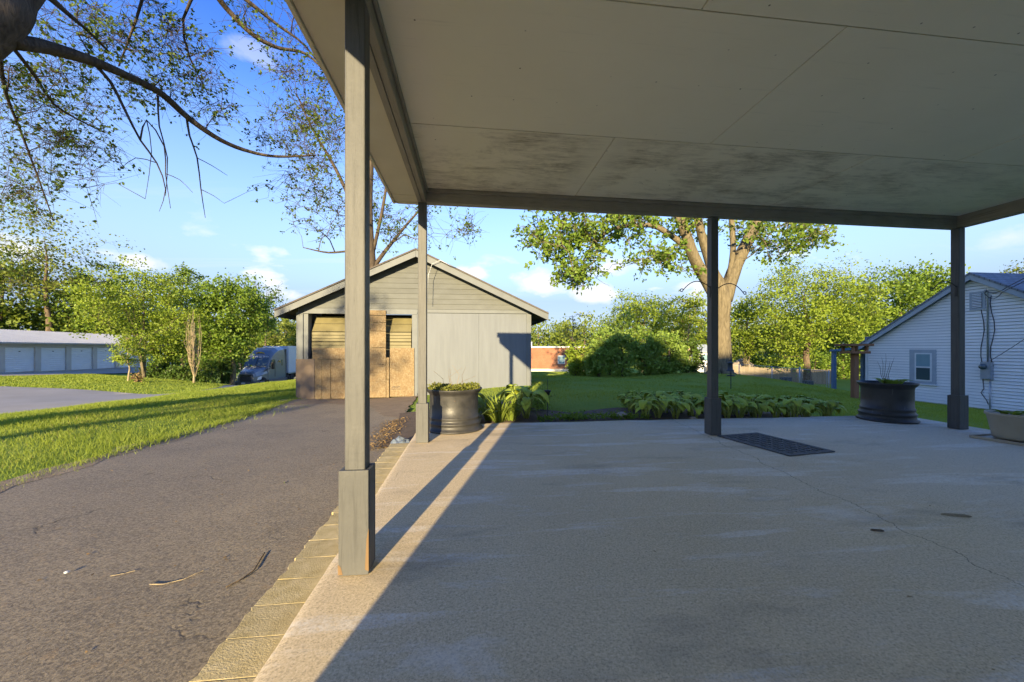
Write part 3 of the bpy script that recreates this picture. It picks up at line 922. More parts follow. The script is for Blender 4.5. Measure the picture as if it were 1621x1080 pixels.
# black sheet painting the shade inside, and the old sectional door
obj('shade_sheet', MB().box(xd0 - .02, GY + 1.1, -.5, xd1 + .02, GY + 1.15, 2.1), M['dark'], garage)
door = obj('garage_door', MB().box(xd0 + .03, GY + .20, -.3, xd1 - .07, GY + .225, .96), M['garage_door'], garage)
zz = .97
for (h, lean) in ((.27, 0), (.27, 0), (.46, .22)):
    mb = MB()
    n = 3 if h < .4 else 2
    for k in range(n):
        za, zb = zz + h * k / n, zz + h * (k + 1) / n - .008
        ya, yb = GY + .19 + lean * k / n, GY + .19 + lean * (k + 1) / n
        x0_, x1_ = xd0 + .02 + lean * .06 * k, xd1 - .10
        mb.add([(x0_, ya, za), (x1_, ya, za), (x1_, yb, zb), (x0_ + lean * .15, yb, zb), (x0_, ya + .04, za), (x1_, ya + .04, za), (x1_, yb + .04, zb), (x0_ + lean * .15, yb + .04, zb)],
               [(3, 2, 1, 0)[::-1], (4, 5, 6, 7)[::-1], (0, 4, 5, 1), (1, 5, 6, 2), (2, 6, 7, 3), (3, 7, 4, 0)])
    obj('door_section', mb, M['garage_door'], door, bevel=.004)
    zz += h + .012
# OSB boards nailed over the opening
def board(u0, u1, v0, v1, y=GY - .02, mat='osb', th=.012):
    x0_, zt = gp(u0, v0); x1_, zb = gp(u1, v1)
    zb = max(zb, H((x0_ + x1_) / 2, GY - .2) - .03) if v1 > 620 else zb
    xm_, zm_ = (x0_ + x1_) / 2, (zt + zb) / 2
    return obj('osb_board', MB().box(x0_ - xm_, -th / 2, zb - zm_, x1_ - xm_, th / 2, zt - zm_), M[mat], garage, (xm_, y + random.uniform(-.004, .004), zm_), bevel=.002)


board(469, 498.4, 568.5, 632, mat='osb_grey')
board(499, 509.8, 569, 632); board(510.3, 523.8, 569, 632); board(524.3, 548, 569, 631)
board(495, 548, 551, 568.3)
board(548.6, 581, 551, 630)
for (a, c) in ((491.5, 499.4), (499.9, 510.8), (511.2, 524.2), (524.6, 550.3)): board(581.6, 611.5, a, c, GY - .05)
for (a, c) in ((550.8, 577.3), (577.7, 590), (590.4, 604), (604.4, 629)): board(581.6, 611.5, a, c, GY - .05)
board(612.2, 616.8, 566, 600, GY - .05); board(612.2, 616.6, 600.5, 629, GY - .055)
osb_last = board(617.6, 656, 551, 627.5, GY - .022)
# the scrawled stencil on the last board (strokes are too blurred to read as letters)
mb = MB()
x0_, zc_ = gp(620.5, 613.5)
xw = gp(633.5, 613.5)[0] - x0_
yy = GY - .0318
rr = random.Random(3)
for k in range(7):
    xa = x0_ + xw * (k + .1) / 7
    zt_ = rr.uniform(.02, .045)
    mb.obox((xa, yy, zc_ - .01), (xa + xw * .05, yy, zc_ + zt_), .010, .002, (0, 1, 0))
    mb.obox((xa, yy - .001, zc_ + zt_), (xa + xw * .09, yy - .001, zc_ + rr.uniform(0, .03)), .008, .002, (0, 1, 0))
mb.obox((x0_ - .03, yy, zc_ - .045), (x0_ + xw + .02, yy, zc_ - .045), .012, .002, (0, 1, 0))
st_ = obj('stencil_mark', mb, M['black'], garage)
# cable loop at the ridge
mb = MB().tube([P3(677, 478, 10.6), P3(678, 436, 10.6), P3(684, 418, 10.6), P3(697, 412, 10.6), P3(712, 420, 10.62), P3(722, 424, 10.7)], .008, 5)
obj('hanging_cable', mb, M['galv'], garage, smooth=True)

# ------------------------------------------------------------------ plants: generator
def ell_pts(rng, n, c, r, shell=.35):
    v = rng.normal(size=(n, 3)); v /= np.linalg.norm(v, axis=1)[:, None]
    q = (shell + (1 - shell) * rng.random(n) ** .6)[:, None]
    return np.asarray(c) + v * q * np.asarray(r)


def leaf_quads(rng, pos, size, up=.0, aspect=.34, fold=.10):
    n = len(pos)
    a = rng.normal(size=(n, 3)); a[:, 2] -= up; a /= np.linalg.norm(a, axis=1)[:, None]
    c = rng.normal(size=(n, 3)); c[:, 2] += .8
    bvec = np.cross(a, c); bvec /= (np.linalg.norm(bvec, axis=1)[:, None] + 1e-9)
    nr = np.cross(a, bvec)
    s = size[:, None]
    v = np.empty((n, 4, 3))
    v[:, 0] = pos
    v[:, 1] = pos + a * s * .5 + bvec * s * aspect + nr * s * fold
    v[:, 2] = pos + a * s
    v[:, 3] = pos + a * s * .5 - bvec * s * aspect + nr * s * fold
    return v.reshape(-1, 3)


def build_tree(name, label, base, trunk, clumps, clump_r, nleaf, leaf, leafm, barkm, seed, twigs=4, limb_k=.011, group=None, extra=(), sides=6, twig_r=.01, cat='tree', flat=.65, droop=.15, leafspread=1.0, rmin=.012, cluster=1):
    """trunk: list of (x,y,z,r) relative to base; clumps: (n,3) relative; extra: list of such polylines"""
    rng = np.random.default_rng(seed)
    root = thing(name, label, cat, base, 0, group)
    wood = MB()
    nodes = []; nrad = []
    def addline(pl, sd):
        wood.limb(pl, sd if pl[0][3] < .2 else 20, .06, 4 if pl[0][3] > .03 else 2)
        for i in range(len(pl) - 1):
            for t_ in np.linspace(0, 1, 5)[:-1] if i < len(pl) - 2 else np.linspace(0, 1, 6):
                nodes.append([pl[i][k] + (pl[i + 1][k] - pl[i][k]) * t_ for k in range(3)])
                nrad.append(pl[i][3] + (pl[i + 1][3] - pl[i][3]) * t_)
    addline(trunk, max(sides, 8))
    for e in extra: addline(e, sides)
    tz0 = trunk[-1][2] * .22
    sites = []
    clumps = np.asarray(clumps)
    axis = np.array(trunk[-1][:3])
    order = np.argsort(np.linalg.norm(clumps - np.array([axis[0], axis[1], 0]), axis=1)) if len(clumps) else []
    for ci in order:
        c = clumps[ci]
        N_ = np.array(nodes)
        dv = c - N_
        dist = np.linalg.norm(dv, axis=1)
        pen = dist + 1.2 * np.maximum(0, N_[:, 2] - c[2] + .25 * dist) + np.where(N_[:, 2] < tz0, 3.0 + (tz0 - N_[:, 2]) * 3, 0)
        j = int(np.argmin(pen))
        p0 = N_[j]; L = dist[j]
        r0 = max(min(nrad[j] * .7, rmin + limb_k * L), twig_r * 1.5)
        mid1 = p0 + dv[j] * .35 + np.array([0, 0, L * .10]) + rng.normal(size=3) * L * .05
        mid2 = p0 + dv[j] * .70 + np.array([0, 0, L * .09]) + rng.normal(size=3) * L * .05
        pl = [(*p0, r0), (*mid1, r0 * .8), (*mid2, r0 * .58), (*c, max(r0 * .35, twig_r))]
        wood.tube([q[:3] for q in pl], [q[3] for q in pl], 5 if r0 > .03 else 4, cap=False)
        for i in range(3):
            for t_ in (.33, .66, 1.0):
                nodes.append([pl[i][k] + (pl[i + 1][k] - pl[i][k]) * t_ for k in range(3)])
                nrad.append(pl[i][3] + (pl[i + 1][3] - pl[i][3]) * t_)
        cr = clump_r * rng.uniform(.65, 1.25)
        for k in range(twigs):
            dr = rng.normal(size=3); dr[2] = dr[2] * flat + .1 - droop; dr /= np.linalg.norm(dr) + 1e-9
            s_ = c if k % 2 else mid2
            e = s_ + dr * cr * rng.uniform(.7, 1.3)
            m_ = (s_ + e) / 2 + rng.normal(size=3) * cr * .12
            tr = twig_r
            wood.tube([s_, m_, e], [tr, tr * .75, tr * .4], 3, cap=False)
            sites.append((e, cr)); sites.append((m_, cr)); sites.append(((m_ + e) / 2, cr * .8))
        sites.append((c, cr))
    obj('trunk', wood, barkm, root, smooth=True)
    if nleaf and sites:
        sp = np.array([s_[0] for s_ in sites]); sr = np.array([s_[1] for s_ in sites])
        k = rng.integers(0, len(sp), nleaf)
        off = rng.normal(size=(nleaf, 3)) * (sr[k] * .30 * leafspread)[:, None]
        off[:, 2] *= flat
        pos = sp[k] + off
        if cluster > 1:
            pos = pos[(np.arange(nleaf) // cluster) * cluster] + rng.normal(size=(nleaf, 3)) * leaf * .28
        sz = leaf * rng.uniform(.6, 1.3, nleaf)
        obj('crown', np_mesh('crown', leaf_quads(rng, pos, sz, droop), 4, leafm), None, root)
    return root


def std_tree(name, label, u, d, vtop, hw, nleaf, leaf, lm, bm, seed, base_frac=.2, nclump=46, trunk_r=None, cr=None, lean=0, zoff=0, group=None, twigs=4, shell=.35, flat=.65, stems=1, topscale=1.0, spread=1.0, leafspread=1.0):
    x, y = C(u, d)
    z0 = H(x, y) - .05 + zoff
    ztop = CAM_H + (HZ - vtop) * d / FPX
    h = ztop - z0
    rx = hw * d / FPX
    rng = np.random.default_rng(seed + 100)
    cz = h * (base_frac + 1) / 2; rz = h * (1 - base_frac) / 2
    cl = ell_pts(rng, nclump, (lean, 0, cz), (rx * .88, rx * .88 * spread, rz * .9), shell)
    # lumpy outline: whole sectors bulge or fall short
    ang = np.arctan2(cl[:, 1], cl[:, 0] - lean)
    lump = 1 + .16 * np.sin(ang * 3 + seed) + .12 * np.sin(ang * 5 + 2 * seed) + rng.normal(size=nclump) * .07
    cl[:, 0] = lean + (cl[:, 0] - lean) * lump; cl[:, 1] *= lump
    cl[:, 2] = cz + (cl[:, 2] - cz) * (1 + .10 * np.sin(ang * 4 + seed * 1.7))
    tr = trunk_r or max(.06, h * .018)
    tk = []
    for i in range(7):
        q = i / 6
        tk.append((lean * q * .8 + rng.normal() * h * .010 * (q > 0), rng.normal() * h * .010 * (q > 0), h * .80 * q, tr * (1.25 if i == 0 else 1) * (1 - q) ** .8 + .015))
    ex = []
    for s_ in range(stems - 1):
        a = rng.uniform(0, math.tau); sp_ = rng.uniform(.25, .5) * rx
        ex.append([(math.cos(a) * .12 * q2 * 0 + math.cos(a) * sp_ * q2 ** 1.2, math.sin(a) * sp_ * q2 ** 1.2, h * .7 * q2, tr * .7 * (1 - q2) + .012) for q2 in np.linspace(0, 1, 6)])
    return build_tree(name, label, (x, y, z0), tk, cl, cr or rx * .34, nleaf, leaf, lm, bm, seed, twigs=twigs, group=group, extra=ex, flat=flat, leafspread=leafspread)


LM = M
# --- trees behind the storage units
std_tree('maple_tree', 'dark green full tree standing behind the storage units, beside a half-bare tree', 2, 53, 372, 75, 8500, .42, LM['leaf_dark'], LM['bark'], 11, .12, 60)
std_tree('half_bare_tree', 'tall half-bare tree with spreading limbs behind the storage units', 70, 52, 322, 92, 3200, .36, LM['leaf_olive'], LM['bark'], 12, .30, 70, twigs=6, shell=.2)
std_tree('rounded_tree', 'dense rounded dark tree behind the far end of the storage roof', 150, 56, 412, 56, 7000, .42, LM['leaf_dark'], LM['bark'], 13, .10, 46)
std_tree('low_tree', 'low dark tree crown just above the storage unit roof', 95, 60, 455, 60, 3800, .42, LM['leaf_dark'], LM['bark'], 14, .05, 34)
# --- trees on the grass island
std_tree('honey_locust_tree', 'feathery yellow-green tree with leaning pale stems on the grass island', 228, 29.5, 418, 70, 15000, .16, LM['leaf_lime'], LM['bark_pale'], 21, .16, 64, stems=4, trunk_r=.10, flat=.55, cr=1.25)
std_tree('slender_tree', 'slender dark green tree with thin top shoots behind the columnar tree', 291, 41, 410, 42, 8000, .23, LM['leaf_green'], LM['bark'], 22, .10, 44, trunk_r=.16)
std_tree('bright_maple_tree', 'bright green rounded maple beside the parked lorry', 366, 33, 437, 62, 16000, .22, LM['leaf_green'], LM['bark_pale'], 23, .14, 62, trunk_r=.17)
std_tree('bare_top_tree', 'thin tree with nearly bare top twigs above the lorry', 421, 46, 424, 36, 900, .30, LM['leaf_dark'], LM['bark'], 24, .28, 44, twigs=6, trunk_r=.12)
std_tree('leaning_tree', 'low spreading tree behind the lorry trailer', 452, 62, 500, 40, 4200, .42, LM['leaf_olive'], LM['bark'], 25, .05, 30)
std_tree('sapling', 'small young sapling with sparse light leaves at the island edge', 203, 24.5, 520, 27, 2600, .11, LM['leaf_lime'], LM['bark_tan'], 26, .12, 30, trunk_r=.035, twigs=4)
std_tree('understory_tree', 'small leafy tree between the feathery tree and the columnar tree', 262, 32, 520, 28, 3000, .2, LM['leaf_green'], LM['bark_pale'], 27, .08, 26, trunk_r=.05)


def shrub(name, label, u, d, vtop, hw, nleaf, leaf, lm, seed, group=None, ncl=26, depth=.8, zoff=0, bm=None):
    x, y = C(u, d)
    z0 = H(x, y) - .04 + zoff
    h = CAM_H + (HZ - vtop) * d / FPX - z0
    rx = hw * d / FPX
    rng = np.random.default_rng(seed)
    cl = ell_pts(rng, ncl, (0, 0, h * .46), (rx * .86, rx * .86 * depth, h * .50), .45)
    cl[:, 2] = np.maximum(cl[:, 2], h * .08)
    tk = [(0, 0, 0, .04 * h + .01), (rng.normal() * .05, 0, h * .35, .03 * h), (0, rng.normal() * .05, h * .65, .012 * h)]
    return build_tree(name, label, (x, y, z0), tk, cl, rx * .42, nleaf, leaf, lm, bm or M['bark'], seed, twigs=4, cat='shrub', group=group, flat=.85, limb_k=.008)


# pale columnar tree: many upright bare shoots
x, y = C(307, 27.5); zb_ = H(x, y) - .05
root = thing('columnar_tree', 'narrow columnar tree of pale bare upright shoots on the grass island', 'tree', (x, y, zb_))
mb = MB(); rng = np.random.default_rng(5)
mb.tube([(0, 0, 0), (.02, 0, .5), (0, .02, 2.2), (.03, 0, 4.4)], [.09, .075, .045, .012], 7)
for k in range(46):
    a = rng.uniform(0, math.tau); r_ = rng.uniform(.1, .5); z0_ = rng.uniform(.15, 2.0); z1_ = rng.uniform(2.6, 5.3)
    mb.tube([(math.cos(a) * .03, math.sin(a) * .03, z0_), (math.cos(a) * r_ * .8, math.sin(a) * r_ * .8, z0_ + (z1_ - z0_) * .3), (math.cos(a) * r_ + rng.normal() * .05, math.sin(a) * r_ + rng.normal() * .05, z0_ + (z1_ - z0_) * .7), (math.cos(a) * r_ * .7, math.sin(a) * r_ * .7, z1_)], [.02, .017, .013, .006], 4, cap=False)
obj('trunk', mb, M['bark_tan'], root, smooth=True)
pos = np.stack([rng.normal(size=500) * .3, rng.normal(size=500) * .3, rng.uniform(.6, 5.1, 500)], 1)
obj('crown', np_mesh('crown', leaf_quads(rng, pos, rng.uniform(.06, .12, 500)), 4, M['leaf_olive']), None, root)
for k, (u, d, vt, hw_) in enumerate(((245, 31, 573, 24), (285, 30, 577, 22), (325, 31, 572, 24), (352, 33, 566, 22))):
    shrub('low_shrub', 'low dark shrub under the trees of the grass island', u, d, vt, hw_, 1900, .16, M['leaf_dark'], 60 + k, 'low shrubs under the island trees', 18)
shrub('weed_clump', 'reddish dry weed clump at the foot of the young sapling', 216, 24.2, 592, 10, 350, .10, M['litter'], 70, None, 12)

# --- tree behind the garage, sparsely budding
x, y = C(590, 20.5)
gt = (x, y, H(x, y) - .1)
def loc_(u, v, d): q = P3(u, v, d); return (q.x - gt[0], q.y - gt[1], q.z - gt[2])
def pl_(lst): return [(*loc_(u, v, d), r_) for (u, v, d, r_) in lst]
rng = np.random.default_rng(91)
cl = []
for (u, v, d, ru, rv, n) in ((500, 215, 19.5, 55, 60, 34), (505, 320, 20, 55, 60, 30), (540, 120, 20, 60, 70, 24), (660, 345, 21, 60, 45, 26), (715, 355, 21, 38, 28, 10), (600, 330, 21, 40, 70, 20), (640, 250, 21, 60, 60, 16), (465, 150, 19.5, 35, 50, 12), (590, 60, 20, 80, 60, 14)):
    for k in range(n):
        a = rng.uniform(0, math.tau); q = math.sqrt(rng.random())
        cl.append(loc_(u + ru * q * math.cos(a), v + rv * q * math.sin(a), d + rng.normal() * 1.3))
build_tree('budding_tree', 'tall sparsely budding tree rising behind the garage roof', gt,
           [(0, 0, 0, .30), (.05, 0, 2.5, .25), (*loc_(589, 430, 20.5), .22), (*loc_(584, 330, 20.4), .18), (*loc_(590, 200, 20.3), .13), (*loc_(600, 40, 20.3), .06)],
           cl, .95, 4600, .13, M['leaf_bud'], M['bark_dark'], 92, twigs=7, limb_k=.012, twig_r=.0095, rmin=.018,
           extra=[pl_([(586, 390, 20.4, .13), (560, 330, 20.2, .10), (530, 265, 20, .08), (495, 205, 19.6, .05), (470, 150, 19.5, .03)]),
                  pl_([(590, 425, 20.5, .13), (612, 395, 20.7, .10), (640, 360, 21, .07), (668, 325, 21.2, .05), (690, 270, 21.3, .025)]),
                  pl_([(588, 410, 20.5, .10), (560, 398, 20.2, .06), (520, 400, 20, .045), (480, 392, 19.8, .02)]),
                  pl_([(590, 400, 20.5, .10), (604, 340, 20.6, .08), (614, 280, 20.8, .06), (625, 200, 21, .03)])], sides=6, droop=.3, leafspread=.45, cluster=4)

# --- large tree overhanging the driveway from the left
LT = (-8.3, 4.7, H(-8.3, 4.7) - .1)
gt = LT
rng = np.random.default_rng(191)
cl = []
for (u, v, d, ru, rv, n) in ((40, 140, 6.4, 60, 60, 34), (110, 190, 6.8, 60, 60, 34), (50, 260, 7.2, 60, 60, 34), (140, 250, 7.4, 55, 50, 22), (30, 320, 7.8, 45, 30, 14),
                             (110, 30, 6.4, 70, 35, 26), (220, 40, 6.8, 70, 45, 40), (290, 95, 7.2, 60, 55, 40), (330, 160, 7.6, 45, 40, 16), (210, 150, 7, 50, 40, 16),
                             (430, 30, 7.6, 60, 40, 16), (480, 110, 8, 50, 40, 18), (450, 200, 8.4, 45, 35, 20), (510, 210, 8.6, 45, 45, 26), (490, 280, 8.8, 45, 45, 18), (110, 105, 6.5, 60, 30, 14)):
    for k in range(n):
        a = rng.uniform(0, math.tau); q = math.sqrt(rng.random())
        cl.append(loc_(u + ru * q * math.cos(a), v + rv * q * math.sin(a), d + rng.normal() * .45))
# branches with no leaves (dead hanging twigs) are separate polylines
ext = [pl_([(18, 66, 4.85, .10), (80, 76, 5.3, .085), (150, 98, 5.8, .072), (205, 122, 6.2, .062), (255, 148, 6.6, .056), (300, 188, 7, .05), (350, 222, 7.4, .042), (395, 240, 7.8, .034), (440, 248, 8.1, .026), (500, 246, 8.5, .014)]),
       pl_([(70, -60, 5.2, .16), (150, -90, 5.8, .12), (230, -70, 6.2, .09), (320, -30, 6.6, .06), (360, 15, 7, .048), (400, 55, 7.3, .04), (440, 76, 7.6, .032), (485, 86, 7.9, .026), (525, 125, 8.2, .012)]),
       pl_([(230, -70, 6.2, .07), (330, -50, 6.8, .05), (390, 0, 7.2, .04), (440, 40, 7.6, .03), (480, 70, 7.9, .02), (520, 120, 8.3, .008)]),
       pl_([(145, 97, 5.8, .026), (175, 130, 6.0, .023), (198, 175, 6.2, .019), (222, 222, 6.3, .015), (248, 258, 6.4, .011), (262, 300, 6.5, .007), (252, 335, 6.5, .003)]),
       pl_([(222, 222, 6.3, .014), (232, 190, 6.35, .010), (260, 232, 6.4, .010), (262, 275, 6.45, .007), (270, 330, 6.5, .004)]),
       pl_([(295, 182, 7, .022), (300, 215, 7.05, .016), (312, 250, 7.1, .013), (318, 300, 7.15, .009), (325, 345, 7.2, .004)]),
       pl_([(318, 300, 7.15, .008), (338, 310, 7.2, .005), (355, 322, 7.2, .003)]), pl_([(248, 258, 6.4, .008), (215, 250, 6.4, .006), (190, 268, 6.4, .003)]),
       pl_([(262, 275, 6.45, .007), (285, 285, 6.5, .005), (305, 305, 6.5, .003)]), pl_([(232, 190, 6.35, .008), (240, 240, 6.35, .006), (230, 315, 6.35, .003)]),
       pl_([(312, 250, 7.1, .008), (335, 262, 7.1, .006), (360, 278, 7.1, .003)]), pl_([(250, 152, 6.6, .018), (252, 200, 6.6, .011), (265, 250, 6.65, .008), (262, 310, 6.7, .004)]),
       pl_([(20, 75, 4.9, .026), (55, 120, 5.6, .022), (85, 165, 6.2, .018), (125, 190, 6.6, .014), (165, 210, 7, .010)]),
       pl_([(-2, 80, 4.9, .026), (10, 150, 5.8, .022), (30, 200, 6.6, .018), (60, 280, 7.2, .013), (85, 350, 7.6, .008)]),
       pl_([(60, -20, 5.0, .05), (105, 20, 5.5, .03), (140, 50, 6.0, .022), (175, 85, 6.6, .02)]),
       pl_([(230, -70, 6.2, .03), (225, 0, 6.4, .022), (205, 60, 6.6, .016), (188, 105, 6.7, .012)]),
       pl_([(320, -30, 6.6, .03), (290, 30, 6.9, .022), (300, 90, 7.2, .016), (330, 150, 7.5, .010)])]
build_tree('overhanging_tree', 'large rough-barked tree with a long branch arching over the driveway', LT,
           [(0, 0, 0, .42), (.3, .1, 1.5, .33), (.95, .35, 3.2, .27), (*loc_(-14, 50, 4.75), .225), (*loc_(22, -10, 4.9), .205), (*loc_(85, -110, 5.2), .19), (*loc_(150, -300, 5.6), .13)],
           cl, .48, 7600, .060, M['leaf_bud'], M['bark_dark'], 93, twigs=7, limb_k=.009, extra=ext, sides=7, twig_r=.0034, droop=.35, leafspread=.34, rmin=.009, cluster=4)

# --- big tree on the back lawn
BT = C(1141, 18); BT = (*BT, H(*BT) - .15)
gt = BT
rng = np.random.default_rng(291)
cl = []
for (u, v, d, ru, rv, n) in ((880, 360, 16.5, 55, 45, 26), (915, 410, 16.8, 45, 45, 24), (930, 345, 16.5, 60, 40, 22), (905, 440, 16.6, 18, 18, 5), (850, 385, 16.5, 22, 22, 6), (985, 350, 17.5, 55, 30, 16), (1010, 400, 17.5, 40, 25, 12), (1070, 405, 18, 30, 30, 10), (1045, 345, 18, 45, 20, 12), (1110, 340, 18, 40, 40, 10),
                             (1225, 365, 18.5, 40, 30, 16), (1280, 365, 18.5, 50, 35, 22), (1235, 400, 18.8, 25, 18, 6), (1180, 350, 19, 30, 30, 8), (980, 270, 17.5, 120, 60, 30), (1150, 200, 18, 160, 90, 50), (1260, 290, 18.5, 70, 40, 22), (880, 270, 17, 60, 50, 18)):
    for k in range(n):
        a = rng.uniform(0, math.tau); q = math.sqrt(rng.random())
        cl.append(loc_(u + ru * q * math.cos(a), v + rv * q * math.sin(a), d + rng.normal() * 1.1))
build_tree('big_shade_tree', 'massive forked shade tree on the back lawn behind the middle post', BT,
           [(0, 0, 0, .80), (0, 0, .35, .50), (.03, 0, 1.2, .42), (.02, .05, 2.6, .39), (*loc_(1139, 465, 18), .40), (*loc_(1127, 425, 18), .22), (*loc_(1113, 380, 18), .19), (*loc_(1103, 330, 18), .17), (*loc_(1100, 220, 18), .10)],
           cl, .62, 19000, .17, M['leaf_green'], M['bark_pale'], 94, twigs=5, limb_k=.012, twig_r=.012,
           extra=[pl_([(1136, 475, 18, .30), (1117, 440, 17.9, .27), (1098, 405, 17.7, .25), (1085, 370, 17.6, .22), (1072, 335, 17.5, .20), (1060, 260, 17.4, .16)]),
                  pl_([(1148, 475, 18, .32), (1162, 430, 18.1, .29), (1180, 388, 18.2, .26), (1200, 345, 18.3, .24), (1222, 280, 18.4, .18)]),
                  pl_([(1154, 440, 18, .14), (1160, 400, 18.2, .13), (1158, 350, 18.4, .12), (1150, 260, 18.5, .09)]),
                  pl_([(1094, 398, 17.7, .15), (1065, 375, 17.6, .13), (1035, 358, 17.4, .11), (1000, 357, 17.1, .09), (965, 365, 16.9, .07), (940, 385, 16.8, .05), (925, 410, 16.8, .03)]),
                  pl_([(1215, 300, 18.4, .10), (1250, 330, 18.5, .07), (1290, 350, 18.5, .04)]),
                  pl_([(.5 * 2 + 1141, 590, 17.4, .2), (1165, 594, 17.2, .08)]), pl_([(1135, 590, 17.4, .2), (1112, 596, 17.2, .08)])], sides=9, droop=.25, cluster=5)

# --- tree beyond the house corner, its shade dapples the garage and the driveway
rng = np.random.default_rng(881)
TB = (-11.2, -13.0, H(-11.2, -13.0) - .1)
cl = ell_pts(rng, 44, (.3, 0, 8.0), (2.6, 2.2, 3.2), .3)
build_tree('yard_tree', 'leafy tree in the front yard past the house corner, shading the garage', TB, [(0, 0, 0, .30), (.05, 0, 1.5, .25), (.1, 0, 4, .2), (.2, .1, 8, .08)], cl, .75, 5200, .16, M['leaf_green'], M['bark'], 95, twigs=4)
# --- trees and shrubs behind the back lawn
std_tree('yellow_green_tree', 'spreading yellow-green tree behind the tall shrubs on the back lawn', 1018, 42, 458, 62, 12500, .23, M['leaf_lime'], M['bark_pale'], 31, .12, 56)
std_tree('pale_trunk_tree', 'sparse tree with a pale crooked trunk behind the tall shrubs', 1090, 38, 452, 34, 2600, .24, M['leaf_lime'], M['bark_tan'], 32, .30, 40, trunk_r=.17, twigs=5)
std_tree('broad_dark_tree', 'dark green tree crown rising out of the tall shrub row', 985, 26, 497, 34, 3800, .2, M['leaf_shrub'], M['bark'], 33, .05, 34)
std_tree('bare_twig_tree', 'small bare twiggy tree rising behind the brick building end', 906, 30, 487, 24, 260, .14, M['leaf_bud'], M['bark'], 34, .12, 34, twigs=7, trunk_r=.07)
std_tree('lime_round_tree', 'large bright yellow-green rounded tree behind the board fence', 1278, 39, 411, 86, 21000, .22, M['leaf_lime'], M['bark'], 35, .14, 80, trunk_r=.32)
std_tree('maple_tree', 'tall green tree behind the roof of the white house', 1424, 46, 398, 82, 17000, .31, M['leaf_green'], M['bark'], 36, .08, 70, trunk_r=.3)
std_tree('thin_grey_tree', 'thin multi-stemmed tree above the stone pile behind the fence', 1180, 44, 462, 40, 4200, .28, M['leaf_lime'], M['bark_pale'], 37, .10, 40, stems=3)
std_tree('sparse_tree', 'sparse half-bare tree beyond the roof of the white house', 1628, 48, 380, 46, 1500, .3, M['leaf_olive'], M['bark_pale'], 38, .35, 44, twigs=6)
std_tree('side_tree', 'green tree between the bright rounded tree and the white house roof', 1352, 52, 470, 45, 5200, .4, M['leaf_green'], M['bark'], 39, .05, 40)
for k, (u, d, vt, hw_, lm, n) in enumerate(((913, 20.5, 543, 24, 'leaf_lime', 2600), (948, 19.6, 533, 27, 'leaf_shrub', 3400), (985, 19.2, 528, 28, 'leaf_shrub', 3600), (1022, 19.4, 530, 28, 'leaf_shrub', 3600), (1058, 19.2, 521, 28, 'leaf_shrub', 3600), (1088, 19.8, 534, 24, 'leaf_dark', 3000), (965, 21.5, 515, 30, 'leaf_shrub', 3200), (1035, 21.5, 512, 30, 'leaf_green', 3200))):
    if lm == 'leaf_lime': lab = 'sunlit yellow-green shrub at the garage end of the tall shrub row'
    elif lm == 'leaf_dark': lab = 'darkest shrub at the big tree end of the tall shrub row'
    elif lm == 'leaf_green': lab = 'taller light green shrub behind the front of the shrub row'
    else: lab = ['', 'dense green shrub next to the sunlit yellow-green one in the back row', 'dense green shrub in the middle front of the back row', 'dense green shrub in the middle front of the back row', 'dense shrub beside the darkest one at the big tree end', '', 'tall shrub rising behind the front shrubs towards the garage'][k]
    shrub('tall_shrub', lab, u, d, vt, hw_, n, .13, M[lm], 80 + k, 'tall shrubs along the back lawn')
for k, (u, d, vt, hw_) in enumerate(((1190, 47, 560, 24), (1232, 48, 556, 26), (1290, 47, 556, 28), (1335, 50, 552, 26), (1125, 46, 552, 22), (1375, 52, 540, 30))):
    shrub('fence_shrub', 'leafy green shrub rising behind the board fence', u, d, vt, hw_, 2000, .28, M['leaf_green'], 110 + k, 'shrubs behind the board fence', 20)

# far wood along the horizon, one mass
rng = np.random.default_rng(77)
allv = []; tr = MB()
for k in range(210):
    az = R(-62) + R(130) * k / 209 + rng.normal() * .01
    d = rng.uniform(80, 135)
    x, y = d * math.sin(az), d * math.cos(az)
    h = rng.uniform(8.5, 13.5); w = rng.uniform(3.5, 6)
    if abs(az) < R(14): h *= .82
    z0 = H(x, y)
    c = ell_pts(rng, 26, (x, y, z0 + h * .52), (w, w, h * .5), .4)
    kk = rng.integers(0, 26, 520)
    pos = c[kk] + rng.normal(size=(520, 3)) * w * .17
    pos[:, 2] = np.maximum(pos[:, 2], z0)
    allv.append(leaf_quads(rng, pos, rng.uniform(.45, .9, 520)))
    tr.tube([(x, y, z0 - .3), (x + .2, y, z0 + h * .5), (x, y, z0 + h * .85)], [.22, .14, .04], 4, cap=False)
root = obj('distant_wood', np_mesh('distant_wood', np.concatenate(allv), 4, M['leaf_far']), None)
stuff(root); tag(root, 'distant wood of spring trees along the horizon', 'wood')
w_ = obj('trunks', tr, M['bark'], root); stuff(w_)

# ------------------------------------------------------------------ storage units
sang = math.atan2(dirw[1], dirw[0])
su = thing('storage_building', 'long low storage building with white roll-up doors and a metal roof', 'building', (s0[0], s0[1], 0), sang)
